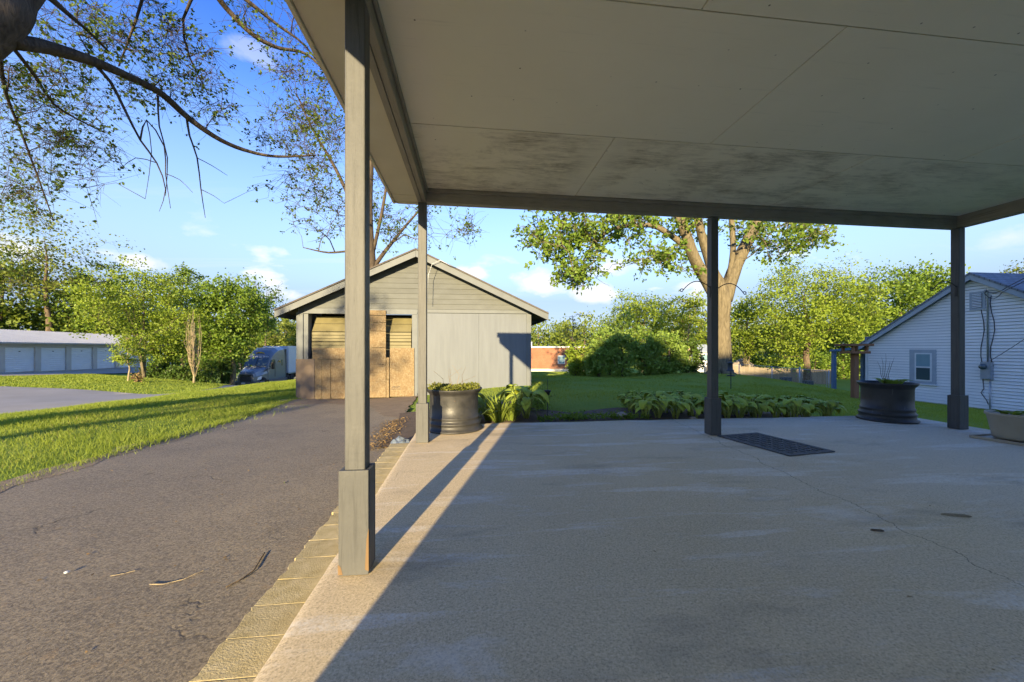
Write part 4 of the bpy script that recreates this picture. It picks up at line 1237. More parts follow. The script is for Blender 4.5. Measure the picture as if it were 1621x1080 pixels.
# local frame: x along the front, -y towards the viewer
gz0 = [H(*SP(t_)) for t_ in (-6, 0, 6, 12, 18)]
zf = min(gz0) - .1
PITCH, DW = 2.92, 2.44
zE, zDt = 1.50, 1.15
SX0, SX1, SDEP = -9.2, 20.6, 9.0
b_ = MB().box(SX0, .12, zf - .3, SX1, SDEP, zE)
obj('wall', b_, M['unit_wall'], su)
b_ = MB().box(SX0, -.02, zDt + .03, SX1, .118, zE)
obj('header', b_, M['unit_wall'], su)
nb_ = int((SX1 - SX0) / PITCH)
dm = None
def zl(x): return H(*SP(x, .3))
for k in range(-3, 7):
    x0_ = k * PITCH
    if x0_ + DW > SX1: break
    zb0 = zl(x0_ + DW / 2) + .03
    mb = MB()
    n = 12
    hgt = zDt - zb0
    pr = []
    for i in range(n):
        pr += [(.10 - (.0 if 1 else 0), zb0 + hgt * i / n), (.075, zb0 + hgt * (i + .25) / n), (.075, zb0 + hgt * (i + .75) / n)]
    pr.append((.10, zDt))
    vs = [(x0_ + .02, y_, z_) for (y_, z_) in pr] + [(x0_ + DW - .02, y_, z_) for (y_, z_) in pr]
    m_ = len(pr)
    mb.add(vs, [(i, m_ + i, m_ + i + 1, i + 1) for i in range(m_ - 1)])
    dd = obj('roll_up_door', mb, M['unit_door'], su)
    mb = MB().box(x0_ + DW * .5 - .06, .05, zDt - .36, x0_ + DW * .5 + .06, .074, zDt - .30)
    obj('latch', mb, M['black'], dd)
    obj('jamb', MB().box(x0_ + DW, -.03, zl(x0_ + DW) - .1, x0_ + PITCH, .118, zDt + .028), M['unit_wall'], su)
# ribbed metal roof, low slope
mb = MB()
rn = 130
for i in range(rn):
    xa = SX0 - .2 + (SX1 - SX0 + .4) * i / rn; xb_ = SX0 - .2 + (SX1 - SX0 + .4) * (i + 1) / rn
    w_ = xb_ - xa
    za, zb_ = zE + .02, zE + 1.22
    mb.add([(xa, -.35, za), (xa + w_ * .3, -.35, za + .05), (xa + w_ * .6, -.35, za + .05), (xb_, -.35, za), (xa, 4.5, zb_), (xa + w_ * .3, 4.5, zb_ + .05), (xa + w_ * .6, 4.5, zb_ + .05), (xb_, 4.5, zb_)], [(0, 1, 5, 4), (1, 2, 6, 5), (2, 3, 7, 6)])
mb.add([(SX0 - .2, 4.5, zE + 1.22), (SX1 + .2, 4.5, zE + 1.22), (SX1 + .2, 9.3, zE + .02), (SX0 - .2, 9.3, zE + .02)], [(0, 1, 2, 3)])
rf = obj('roof', mb, M['unit_roof'], su)
obj('gutter', MB().box(SX0 - .2, -.42, zE - .06, SX1 + .2, -.34, zE + .03), M['unit_wall'], rf)
obj('roof_underside', MB().box(SX0 - .1, -.33, zE + .002, SX1 + .1, 9.0, zE + .012), M['unit_wall'], su)

# ------------------------------------------------------------------ lorry
fx, fy = C(389, 35.5)
hd = (-.98 * SA + .19 * CA, -.98 * CA - .19 * SA)
zt0 = H(fx - hd[0] * 3, fy - hd[1] * 3)
zlor = CAM_H + (HZ - 615) * 36.5 / FPX
LZ = zlor
lorry = thing('lorry', 'grey sleeper-cab lorry with a white box trailer parked beyond the grass bank', 'lorry', (fx, fy, LZ), math.atan2(hd[1], hd[0]))


def loft(secs, nm, mat, par, smooth=True):
    """secs: (x, half width bottom, half width top, z bottom, z top, corner)"""
    mb = MB(); vs = []; fs = []
    for (x, wb, wt, zb, zt, c) in secs:
        ring = [(-wb, zb), (wb, zb), (wb, zb + (zt - zb) * .5), (wt, zt - c), (wt - c, zt), (wt - c * 1.9, zt + c * .18), (-wt + c * 1.9, zt + c * .18), (-wt + c, zt), (-wt, zt - c), (-wb, zb + (zt - zb) * .5)]
        vs += [(x, y, z) for (y, z) in ring]
    n = 10
    for i in range(len(secs) - 1):
        for k in range(n):
            a = i * n + k; b2 = i * n + (k + 1) % n
            fs.append((a, b2, b2 + n, a + n))
    fs.append(tuple(range(n))); o = (len(secs) - 1) * n; fs.append(tuple(range(o, o + n))[::-1])
    mb.add(vs, fs)
    return obj(nm, mb, mat, par, bevel=.02)


hood = loft([(.0, .62, .58, .75, 1.42, .10), (-.25, .80, .66, .70, 1.62, .12), (-1.0, 1.0, .80, .72, 1.82, .14), (-1.9, 1.12, .98, .75, 1.98, .12)], 'hood', M['lorry_grey'], lorry)
cab = loft([(-1.9, 1.14, 1.04, .72, 1.99, .12), (-2.0, 1.15, 1.05, .72, 2.05, .12), (-2.62, 1.17, 1.06, .72, 2.82, .14), (-2.9, 1.18, 1.08, .72, 3.12, .2), (-3.5, 1.20, 1.10, .72, 3.52, .25), (-4.3, 1.22, 1.12, .72, 3.80, .25), (-6.0, 1.22, 1.14, .72, 3.92, .2)], 'cab', M['lorry_grey'], lorry)
obj('fairing', MB().box(-6.35, -1.2, .8, -6.02, 1.2, 3.7), M['black'], lorry)
ws = MB().add([(-1.985, -.98, 2.06), (-1.985, .98, 2.06), (-2.60, .96, 2.80), (-2.60, -.96, 2.80)], [(0, 1, 2, 3)])
for i, q in enumerate(ws.v): ws.v[i] = (q[0] + .055, q[1], q[2] + .03)
wsh = obj('windshield', ws, M['glass'], lorry)
obj('divider', MB().obox((-1.915, 0, 2.09), (-2.53, 0, 2.83), .05, .02), M['black'], wsh)
obj('grille', MB().box(-.01, -.46, .58, .05, .46, 1.36), M['black'], lorry, bevel=.02)
for k in range(6): obj('grille_bar', MB().box(.051, -.43, .66 + k * .115, .075, .43, .70 + k * .115), M['chrome' if k == 5 else 'lorry_lower'], lorry)
obj('bumper', MB().prism([(-1.0, -1.18), (-.25, -1.16), (.10, -.75), (.16, 0), (.10, .75), (-.25, 1.16), (-1.0, 1.18)][::-1], 2, .28, .72), M['lorry_lower'], lorry, bevel=.03)
obj('number_plate', MB().box(.165, -.30, .52, .178, .02, .66), M['white'], lorry)
for s_ in (-1, 1):
    hl = MB().add([(.0, s_ * .60, .80), (-.62, s_ * 1.04, .86), (-.75, s_ * 1.06, 1.18), (-.1, s_ * .66, 1.0), (-.1, s_ * .55, .80), (-.7, s_ * .9, .86), (-.8, s_ * .9, 1.18), (-.2, s_ * .6, 1.0)],
                  [(0, 1, 2, 3), (4, 7, 6, 5), (0, 4, 5, 1), (1, 5, 6, 2), (2, 6, 7, 3), (3, 7, 4, 0)])
    obj('headlight', hl, M['lamp'], lorry)
    sw = MB().add([(-2.25, s_ * 1.145, 1.98), (-3.25, s_ * 1.175, 1.72), (-3.25, s_ * 1.165, 2.72), (-2.68, s_ * 1.125, 2.66), (-2.25, s_ * 1.05, 1.98), (-3.25, s_ * 1.05, 1.72), (-3.25, s_ * 1.05, 2.72), (-2.68, s_ * 1.05, 2.66)], [(0, 1, 2, 3), (0, 4, 5, 1), (1, 5, 6, 2), (2, 6, 7, 3), (3, 7, 4, 0)])
    for i, q in enumerate(sw.v): sw.v[i] = (q[0], q[1] + s_ * .035, q[2])
    obj('side_window', sw, M['glass'], lorry)
    obj('sleeper_window', MB().box(-5.2, min(s_ * 1.18, s_ * 1.232), 2.0, -4.9, max(s_ * 1.18, s_ * 1.232), 2.6), M['glass'], lorry)
    mr = obj('mirror', MB().box(-2.25, min(s_ * 1.32, s_ * 1.55), 1.75, -2.1, max(s_ * 1.32, s_ * 1.55), 2.45), M['black'], lorry, bevel=.03)
    obj('mirror_arm', MB().obox((-2.3, s_ * 1.15, 1.85), (-1.2, s_ * 1.05, 1.62), .05, .05).obox((-2.2, s_ * 1.12, 2.3), (-2.2, s_ * 1.4, 2.3), .04, .04), M['black'], lorry)
    obj('door_seam', MB().box(-3.36, min(s_ * 1.16, s_ * 1.222), .95, -3.33, max(s_ * 1.16, s_ * 1.222), 2.6), M['black'], lorry)
    obj('side_skirt', MB().box(-6.3, min(s_ * 1.0, s_ * 1.24), .35, -1.9, max(s_ * 1.0, s_ * 1.24), .716), M['lorry_lower'], lorry, bevel=.02)
    emb = MB().tube([(-4.35 - .3 * math.cos(a), s_ * 1.236, 2.2 + .32 * math.sin(a)) for a in np.linspace(.3, 2.6, 9)], [.01, .04, .06, .07, .075, .07, .06, .04, .01], 5)
    obj('emblem', emb, M['yellow'], lorry)
    for x_ in (-1.1, -6.9, -8.2, -15.0, -16.3):
        wy = s_ * 1.02
        wh = MB()
        wh.lathe([(.18, -.15), (.33, -.15), (.48, -.14), (.51, -.06), (.51, .06), (.48, .14), (.33, .15), (.18, .15)], 20)
        tyre = obj('wheel', wh, M['tyre'], lorry, (x_, wy, .515), (R(90), 0, 0), smooth=True)
        obj('rim', MB().lathe([(.0, .06), (.12, .09), (.2, .05), (.29, .10), (.30, -.10), (.0, -.10)], 14), M['chrome'], tyre, smooth=True)
emb = MB().tube([(-3.02 - .1 * math.sin(a), .42 * math.cos(a) - .05, 3.22 + .17 * math.sin(a)) for a in np.linspace(.15, 2.9, 10)], [.01, .03, .05, .06, .065, .065, .06, .05, .03, .01], 5)
obj('emblem', emb, M['yellow'], lorry)
# the white lettering above the windscreen (too small to read): a line of letter strokes
mb = MB(); rr = random.Random(8); y_ = -.86
while y_ < .82:
    wl = rr.uniform(.07, .11)
    zb_, x_ = 2.90, -2.62
    mb.obox((x_, y_, zb_), (x_ - .10, y_, zb_ + .12), .03, .02)
    if rr.random() < .8: mb.obox((x_ - .09, y_, zb_ + .115), (x_ - .09, y_ + wl * .7, zb_ + .115), .03, .03)
    if rr.random() < .7: mb.obox((x_, y_ + wl * .7, zb_), (x_ - .10, y_ + wl * .7, zb_ + .12), .03, .02)
    if rr.random() < .6: mb.obox((x_ - .04, y_, zb_ + .06), (x_ - .04, y_ + wl * .7, zb_ + .06), .025, .03)
    y_ += wl + .04
    if rr.random() < .18: y_ += .1
obj('lettering', mb, M['white'], lorry)
trl = obj('trailer_box', MB().box(-18.5, -1.28, 1.1, -6.75, 1.28, 4.05), M['trailer'], lorry, bevel=.02)
obj('trailer_rail', MB().box(-18.5, -1.292, 1.0, -6.75, -1.25, 1.14).box(-18.5, 1.25, 1.0, -6.75, 1.292, 1.14), M['galv'], trl)
obj('chassis', MB().box(-18.3, -.5, .7, -6.2, .5, 1.0), M['black'], lorry)

# ------------------------------------------------------------------ brick building beyond the lawn
bx0, bxy = C(760, 46); bx1, by1 = C(960, 46)
x_, y_ = C(885, 46); zb_ = H(x_, y_)
bang = math.atan2(by1 - bxy, bx1 - bx0)
brick = thing('brick_building', 'flat-roofed red brick building with a white parapet beyond the lawn', 'building', (x_, y_, zb_), bang)
zt_ = CAM_H + (HZ - 549) * 46 / FPX - zb_
obj('wall', MB().box(-14, 0, .32, 3.0, 9, zt_ - .12), M['brick'], brick)
obj('plinth', MB().box(-14.02, -.03, -.5, 3.02, 9, .318), M['unit_wall'], brick)
obj('parapet', MB().box(-14.06, -.06, zt_ - .118, 3.06, 9.06, zt_ + .04), M['trim_white'], brick)
wn = obj('window', MB().box(-.15, -.04, .9, .7, .05, 1.9), M['trim_white'], brick)
obj('pane', MB().box(-.08, -.05, .97, .63, -.041, 1.83), M['curtain'], wn)
obj('roof_vent', MB().lathe([(.09, zt_ + .0), (.09, zt_ + .5), (.12, zt_ + .52), (.12, zt_ + .6), (0, zt_ + .62)], 10, (-3.2, 2)), M['trim_white'], brick)

# small white shed far behind the big tree
x_, y_ = C(1118, 44); zb_ = H(x_, y_)
shed = thing('shed', 'small white shed with grey roof seen beside the big tree trunk', 'shed', (x_, y_, zb_), -YAW)
zt_ = CAM_H + (HZ - 557) * 44 / FPX - zb_
obj('wall', MB().box(-1.0, 0, -.3, 1.6, 2.5, zt_), M['trim_white'], shed)
obj('roof', MB().prism([(-.3, zt_ - .05), (1.25, zt_ + .75), (2.8, zt_ - .05), (2.8, zt_ + .03), (1.25, zt_ + .85), (-.3, zt_ + .03)], 0, -1.2, 1.8), M['trim_blue'], shed)
wn = obj('window', MB().box(-.55, -.03, zt_ - 1.0, .35, .0, zt_ - .35), M['curtain'], shed)

# ------------------------------------------------------------------ neighbour's white house
NX = 18.4; NY0, NYR, NY1 = 8.6, 12.25, 16.15
NZ0, NZE, NZR = -1.22, 1.24, 3.72
nb = thing('neighbour_house', 'white clapboard house with a long sloping gable and grey shingle roof', 'house', (NX, NYR, 0))
pt = (NZR - NZE) / (NY1 - NYR)
def zroof(y): return NZR - abs(y - NYR) * pt
b_ = MB().prism([(NY0 - NYR, NZ0 - .3), (NY1 - NYR, NZ0 - .3), (NY1 - NYR, NZE), (0, NZR - .05), (NY0 - NYR, zroof(NY0) - .02)], 0, .03, 9)
obj('wall', b_, M['trim_blue'], nb)  # blue-grey seen through the board gaps paints the lap shadow lines
z = NZ0 + .12
ex = .114
while z < NZR - .1:
    z1 = z + ex
    def yl_(zz):
        return min(NY1 - NYR - .10, max(0.02, (NZR - .1 - zz) / pt))
    def yr_(zz):
        return -min(NYR - NY0, max(0.02, (NZR - .1 - zz) / pt))
    a0, a1, c0, c1 = yl_(z), yl_(z1), yr_(z), yr_(z1)
    zt2 = z1 - .016
    vs = [(-.03, a0, z), (-.03, c0, z), (-.002, c1, zt2), (-.002, a1, zt2), (.028, a0, z), (.028, c0, z), (.028, c1, zt2), (.028, a1, zt2)]
    obj('siding_board', MB().add(vs, [(0, 1, 2, 3), (5, 4, 7, 6), (4, 5, 1, 0), (1, 5, 6, 2), (3, 2, 6, 7), (4, 0, 3, 7)]), M['siding_white'], nb)
    z = z1
obj('foundation', MB().box(.0, NY0 - NYR, NZ0 - .3, .06, NY1 - NYR - .0, NZ0 + .118), M['unit_wall'], nb)
obj('corner_board', MB().box(-.03, NY1 - NYR - .098, NZ0, .028, NY1 - NYR + .02, NZE - .02), M['trim_white'], nb)
for s_ in (-1, 1):
    ye = (NY1 - NYR + .25) if s_ > 0 else (NY0 - NYR - .25)
    ze = NZR - abs(ye) * pt
    pr = [(0, NZR + .13), (ye, ze + .13), (ye, ze + .05), (0, NZR + .05)]
    if s_ < 0: pr = pr[::-1]
    o = obj('roof_slope', MB().prism(pr, 0, -.24, 9.2), M['shingle_grey'], nb)
    pr = [(s_ * .002, NZR + .048), (ye, ze + .048), (ye, ze - .14), (s_ * .002, NZR - .14)]
    if s_ < 0: pr = pr[::-1]
    obj('rake_board', MB().prism(pr, 0, -.22, -.19), M['trim_blue'], nb)
    pr = [(s_ * .002, NZR + .046), (ye, ze + .046), (ye, ze + .02), (s_ * .002, NZR + .02)]
    if s_ < 0: pr = pr[::-1]
    obj('rake_soffit', MB().prism(pr, 0, -.188, .0), M['trim_blue'], nb)


def npt(u, v):
    """point on the neighbour's gable wall"""
    a = math.atan((u - 810.5) / FPX) + YAW
    y = NX / math.tan(a); d = NX * SA + y * CA
    return y - NYR, CAM_H + (HZ - v) * d / FPX


ya, za = npt(1441, 553.5); yb, zb_ = npt(1483, 609)
win = obj('window', MB().box(-.045, yb, zb_, .0, ya, za), M['trim_blue'], nb, bevel=.005)
y0_, y1_ = yb + .13, ya - .2
obj('sash', MB().box(-.058, y0_, zb_ + .1, -.046, y1_, za - .14), M['trim_white'], win)
zm_ = (zb_ + za) / 2 - .02
obj('pane', MB().box(-.064, y0_ + .06, zm_ + .03, -.0585, y1_ - .06, za - .19), M['curtain'], win)
obj('pane', MB().box(-.064, y0_ + .06, zb_ + .16, -.0585, y1_ - .06, zm_ - .03), M['glass'], win)
obj('sill', MB().box(-.09, yb - .03, zb_ - .05, -.001, ya + .03, zb_ - .002), M['trim_white'], win)
ya, za = npt(1536, 463); yb, zb_ = npt(1561, 490)
vent = obj('gable_vent', MB().box(-.04, yb, zb_, .0, ya, za), M['trim_blue'], nb)
hh_ = (za - zb_ - .16)
for k in range(9): obj('slat', MB().obox((-.048, yb + .09, zb_ + .08 + hh_ * (k + .5) / 9), (-.048, ya - .09, zb_ + .08 + hh_ * (k + .5) / 9), .03, .035, (.4, 0, 1)), M['trim_white'], vent)
obj('vent_back', MB().box(-.0435, yb + .08, zb_ + .08, -.0405, ya - .08, za - .08), M['dark'], vent)  # black sheet painting the shade behind the slats
ya, za = npt(1557.5, 573); yb, zb_ = npt(1574, 601)
mt_ = obj('electric_meter', MB().box(-.16, yb, zb_, -.006, ya, za), M['grey_metal'], nb, bevel=.01)
obj('meter_dial', MB().lathe([(.0, .10), (.085, .095), (.10, .05), (.10, 0)], 16), M['glass'], mt_, (-.16, (ya * .65 + yb * .35), za - .17), (0, R(-90), 0), smooth=True)
yc = (ya + yb) / 2
zc_ = npt(1565, 464)[1]
obj('conduit', MB().tube([(-.05, yc, za), (-.05, yc, zc_), (-.10, yc, zc_ + .10), (-.18, yc, zc_ + .08)], .028, 8), M['galv'], nb, smooth=True)
obj('conduit', MB().tube([(-.04, yc - .05, zb_), (-.04, yc - .05, NZ0 - .1)], .02, 8), M['galv'], nb, smooth=True)
for dy, w_ in ((.16, .05), (-.11, .06)):
    pts = [(-.03, yc + dy + w_ * math.sin(i * 1.1), za + (zc_ - za) * i / 8 - .1) for i in range(9)]
    obj('cable', MB().tube(pts, .012, 5), M['cable'], nb, smooth=True)
obj('cable', MB().tube([(-.03, yc + .15, zb_), (-.03, yc + .12, zb_ - .35), (-.03, yc + .2, zb_ - .5), (-.03, yc + .05, zb_ - .75), (-.03, yc, zb_ - .9)], .011, 5), M['cable'], nb, smooth=True)
# service wires to the pole out of frame
def wire(a, b2, sag, n=10):
    a = Vector(a); b2 = Vector(b2)
    return [a.lerp(b2, i / n) - Vector((0, 0, sag * 4 * (i / n) * (1 - i / n))) for i in range(n + 1)]
obj('service_wire', MB().tube(wire((-.18, yc, zc_ + .08), (-.9, yc - 1.0, zc_ + .02), .12) + wire((-.9, yc - 1.0, zc_ + .02), (-9, yc - 11, zc_ + 2.6), .2)[1:], .012, 5), M['cable'], nb, smooth=True)
obj('service_wire', MB().tube(wire((-.18, yc + .02, zc_ + .02), (-.9, yc - .9, zc_ - .12), .22) + wire((-.9, yc - .9, zc_ - .12), (-9, yc - 11, zc_ + 2.4), .2)[1:], .012, 5), M['cable'], nb, smooth=True)
obj('service_wire', MB().tube(wire((-.1, yc - .1, za + .05), (-3.2, yc - 4.6, za + 2.6), .1), .009, 5), M['cable'], nb, smooth=True)
# back porch: blue posts and a flat cover
for (u, d) in ((1320, 18.6), (1366, 19.6)):
    x_, y_ = C(u, d)
    obj('porch_post', MB().box(-.07, -.07, 0, .07, .07, .92 - H(x_, y_) + .0), M['blue_paint'], nb, (x_ - NX, y_ - NYR, H(x_, y_)))
xa, ya = C(1313, 18.4); xb_, yb = C(1374, 18.2)
b_ = MB().add([(xa - NX, ya - NYR, .90), (xb_ - NX, NY1 - NYR + .1, 1.06), (xb_ - NX + 2.5, NY1 - NYR + .1, 1.06), (xa - NX + 2.6, ya - NYR + 2.2, .90), (xa - NX, ya - NYR, 1.0), (xb_ - NX, NY1 - NYR + .1, 1.18), (xb_ - NX + 2.5, NY1 - NYR + .1, 1.18), (xa - NX + 2.6, ya - NYR + 2.2, 1.0)],
             [(3, 2, 1, 0), (4, 5, 6, 7), (0, 1, 5, 4), (1, 2, 6, 5), (2, 3, 7, 6), (3, 0, 4, 7)])
obj('porch_roof', b_, M['blue_paint'], nb)
obj('dormer', MB().box(.6, NY1 - NYR - .9, 1.2, 3.0, NY1 - NYR + .6, 1.62), M['blue_paint'], nb)

# ------------------------------------------------------------------ wooden bird table on a thick post
x_, y_ = C(1353, 11.5); zb_ = H(x_, y_) - .05
bt = thing('bird_table', 'tall stained wooden bird table with flat roof near the white house', 'bird table', (x_, y_, zb_), -YAW)
zz = lambda v: CAM_H + (HZ - v) * 11.5 / FPX - zb_
obj('post', MB().box(-.07, -.07, 0, .07, .07, zz(560)), M['redwood'], bt, bevel=.006)
obj('tray', MB().box(-.27, -.22, zz(560) + .002, .28, .22, zz(556)), M['redwood'], bt, bevel=.006)
for s_ in (-1, 1):
    for q in (-1, 1): obj('upright', MB().box(s_ * .2 - .03, q * .17 - .03, zz(556) + .002, s_ * .2 + .03, q * .17 + .03, zz(548)), M['redwood'], bt)
for k in range(5): obj('roof_board', MB().box(-.38, -.28 + k * .114, zz(548) + .002 + (k == 2) * .004, .32, -.28 + k * .114 + .108, zz(544.5)), M['redwood'], bt, bevel=.004)

# ------------------------------------------------------------------ fences
def CL(lst): return [C(u, d) for (u, d) in lst]


fl = CL([(1170, 25.5), (1222, 24.0), (1266, 22.6), (1312, 21.6)])
cf = thing('chain_link_fence', 'grey chain-link fence with a tube-framed gate at the lawn edge', 'fence', (fl[2][0], fl[2][1], H(*fl[2])))
def lo(p, z): return (p[0] - fl[2][0], p[1] - fl[2][1], z - H(*fl[2]))
TOPH = 1.12
for i, q in enumerate(fl):
    zq = H(*q)
    th_ = .045 if i == 2 else .028
    obj('post', MB().tube([lo(q, zq - .2), lo(q, zq + TOPH + (.12 if i == 2 else .03))], th_, 8), M['galv'], cf, smooth=True)
for i in range(3):
    a, b2 = fl[i], fl[i + 1]
    za, zb_ = H(*a), H(*b2)
    A = Vector(lo(a, za)); B = Vector(lo(b2, zb_))
    up = Vector((0, 0, 1))
    if i < 2:
        obj('top_rail', MB().tube([A + up * TOPH, B + up * TOPH], .018, 6), M['galv'], cf)
    else:
        A = A.lerp(B, .07); B = A.lerp(B, .93)
        pts = [A + up * .06, A + up * (TOPH - .03), A.lerp(B, .03) + up * TOPH, A.lerp(B, .93) + up * TOPH, A.lerp(B, .985) + up * (TOPH - .05), B + up * (TOPH - .14), B + up * .06]
        obj('gate_frame', MB().tube(pts + [pts[0]], .022, 6), M['galv'], cf)
    L = (B - A).length; hm = TOPH - .06; cell = .075
    mb = MB()
    n = int((L + hm) / cell)
    for k in range(n):
        s0_ = k * cell
        for flip in (0, 1):
            # diagonal wires clipped to the panel
            a0 = s0_ - hm; t0_ = max(0, a0); t1_ = min(L, s0_)
            if t1_ - t0_ < .02: continue
            h0, h1 = (t0_ - a0), (t1_ - a0)
            if flip: h0, h1 = hm - h0, hm - h1
            mb.tube([A.lerp(B, t0_ / L) + up * (h0 + .04), A.lerp(B, t1_ / L) + up * (h1 + .04)], .0022, 3, cap=False)
    stuff(obj('wire_mesh', mb, M['galv'], cf))

wl = CL([(1120, 43), (1318, 40.5)])
wf = thing('board_fence', 'weathered wooden board fence in front of the bright rounded tree', 'fence', (wl[0][0], wl[0][1], H(*wl[0])))
L = math.dist(wl[0], wl[1]); n = int(L / .165)
an = math.atan2(wl[1][1] - wl[0][1], wl[1][0] - wl[0][0])
bmesh_ = MB().box(0, -.012, -.1, .155, .012, 1.55).mesh('board'); bmesh_.materials.append(M['fencewood'])
for k in range(n):
    q = (wl[0][0] + (wl[1][0] - wl[0][0]) * k / n, wl[0][1] + (wl[1][1] - wl[0][1]) * k / n)
    obj('board', bmesh_, None, wf, (q[0] - wl[0][0], q[1] - wl[0][1], H(*q) - H(*wl[0]) + random.uniform(-.03, .03)), (0, 0, an + random.uniform(-.02, .02)))
for k in range(0, n + 1, 15):
    q = (wl[0][0] + (wl[1][0] - wl[0][0]) * k / n, wl[0][1] + (wl[1][1] - wl[0][1]) * k / n)
    obj('fence_post', MB().box(-.06, .02, -.2, .06, .12, 1.6), M['fencewood'], wf, (q[0] - wl[0][0], q[1] - wl[0][1], H(*q) - H(*wl[0])), (0, 0, an))
# black boxes on the lower lawn, and a pale mat between them
for (u, w_, h_, lab) in ((1216, .75, .42, 'black box lying on the lower lawn nearest the big tree'), (1244, .66, .55, 'tallest black box on the lower lawn behind the chain-link fence'), (1278, .58, .40, 'small black box on the lower lawn behind the gate')):
    x_, y_ = C(u, 29)
    o = thing('yard_box', lab, 'box', (x_, y_, H(x_, y_)), random.uniform(-.4, .4), 'black boxes on the lower lawn')
    obj('body', MB().box(-w_ / 2, -.25, 0, w_ / 2, .25, h_ - .06), M['rust'], o, bevel=.02)
    obj('lid', MB().box(-w_ / 2 - .02, -.27, h_ - .058, w_ / 2 + .02, .27, h_), M['rust'], o, bevel=.015)
# pile of stones behind the fence
rr = random.Random(12)
def rock(r_, seed, squash=.7):
    bm = bmesh.new(); bmesh.ops.create_icosphere(bm, subdivisions=2, radius=r_)
    rg = random.Random(seed)
    o1 = [Vector((rg.uniform(-1, 1), rg.uniform(-1, 1), rg.uniform(-1, 1))).normalized() for _ in range(7)]
    for v in bm.verts:
        k = 1.0
        for q in o1:
            dq = v.co.normalized().dot(q)
            if dq > .55: k -= (dq - .55) * .55
        v.co = v.co * k; v.co.z *= squash
    me = bpy.data.meshes.new('rock'); bm.to_mesh(me); bm.free()
    return me
for k, (u, v, s_) in enumerate(((1163, 568, 1.0), (1176, 566, 1.15), (1188, 571, .8), (1178, 578, 1.0))):
    x_, y_ = C(u, 45.5); zq = H(x_, y_)
    hh_ = max(.6, CAM_H + (HZ - v) * 45.5 / FPX - zq)
    o = obj('boulder', rock(s_, 30 + k, 1.0), M['stone'], None, (x_, y_, zq + hh_ * .42), scale=(1, 1, hh_ * .55 / s_))
    tag(o, 'large tan boulder heaped behind the board fence', 'boulder', 'boulders heaped behind the board fence')

# ------------------------------------------------------------------ shepherd hook with feeder on the lawn
x_, y_ = C(1157, 12.0); zb_ = H(x_, y_)
sh = thing('feeder_pole', 'dark iron pole with a hanging bird feeder standing on the back lawn', 'bird feeder', (x_, y_, zb_), -YAW)
zz = lambda v: CAM_H + (HZ - v) * 12 / FPX - zb_
obj('pole', MB().tube([(0, 0, -.2), (0, 0, zz(585)), (0, 0, zz(560))], .013, 6), M['iron'], sh)
obj('arm', MB().tube([(-.16, 0, zz(573)), (-.10, 0, zz(570)), (0, 0, zz(571)), (.10, 0, zz(570)), (.17, 0, zz(574))], .009, 6), M['iron'], sh)
obj('feeder', MB().lathe([(.0, zz(588)), (.11, zz(588) + .01), (.10, zz(586)), (.075, zz(585)), (.07, zz(576)), (.12, zz(575)), (.0, zz(572))], 14, (-.02, 0)), M['rust'], sh, smooth=True)
obj('lower_tray', MB().lathe([(0, zz(596)), (.12, zz(596) + .01), (.13, zz(594)), (.0, zz(594) + .01)], 14), M['iron'], sh, smooth=True)

# ------------------------------------------------------------------ steel rim planters
def rim_planter(loc, R0, Ht, label, name='wheel_rim_planter', soil=True):
    o = thing(name, label, 'planter', loc)
    pr = [(.93, 0), (1.06, .0), (1.10, .025), (1.08, .05), (1.0, .07), (.985, .14), (.99, .165), (1.02, .18), (1.02, .205), (.985, .225), (.955, .26), (.95, .29), (.975, .315), (.96, .34), (.92, .36), (.915, .6), (.915, .84), (.93, .875), (.97, .90), (1.02, .935), (1.06, .975), (1.06, 1.0), (1.035, 1.0), (1.0, .955), (.93, .90), (.89, .84), (.88, .3)]
    obj('rim', MB().lathe([(a * R0, b2 * Ht) for a, b2 in pr], 48), M['rim'], o, smooth=True)
    mb = MB(); rg = np.random.default_rng(int(R0 * 1000))
    pts = [(0, 0, Ht * .93)]
    n = 24
    for r_ in (.35, .65, .895):
        for k in range(n): pts.append((R0 * r_ * math.cos(k * math.tau / n), R0 * r_ * math.sin(k * math.tau / n), Ht * (.93 if r_ < .8 else .9) + rg.normal() * .012))
    fs = [(0, 1 + k, 1 + (k + 1) % n) for k in range(n)]
    for j in range(2):
        for k in range(n): fs.append((1 + j * n + k, 1 + (j + 1) * n + k, 1 + (j + 1) * n + (k + 1) % n, 1 + j * n + (k + 1) % n))
    mb.add(pts, fs)
    obj('soil', mb, M['dirt'], o, smooth=True)
    return o


P1 = (-.215, 5.12, 0); P2 = (6.10, 5.06, 0)
rim_planter(P1, .345, .535, 'tall black steel wheel-rim planter full of green sedum')
rim_planter(P2, .315, .555, 'wide black steel wheel-rim planter beside the hosta bed')
# sedum carpet in the first planter
rng = np.random.default_rng(401)
n = 2600
a = rng.uniform(0, math.tau, n); q = np.sqrt(rng.random(n)) * .335
pos = np.stack([P1[0] + q * np.cos(a), P1[1] + q * np.sin(a), .505 + .055 * rng.random(n) + .03 * np.sin(a * 3) * q * 2], 1)
o = obj('sedum_carpet', np_mesh('sedum_carpet', leaf_quads(rng, pos, rng.uniform(.018, .04, n), -.7), 4, M['sedum']), None)
stuff(o); tag(o, 'low green sedum carpet filling the tall wheel-rim planter', 'plant')
mb = MB()
for k in range(9):
    a = rng.uniform(0, math.tau); r_ = rng.uniform(0, .25); l_ = rng.uniform(.1, .34)
    bx, by = P1[0] + r_ * math.cos(a), P1[1] + r_ * math.sin(a)
    mb.tube([(bx, by, .5), (bx + rng.normal() * .03, by, .5 + l_ * .6), (bx + rng.normal() * .09, by, .5 + l_)], [.003, .002, .0012], 3)
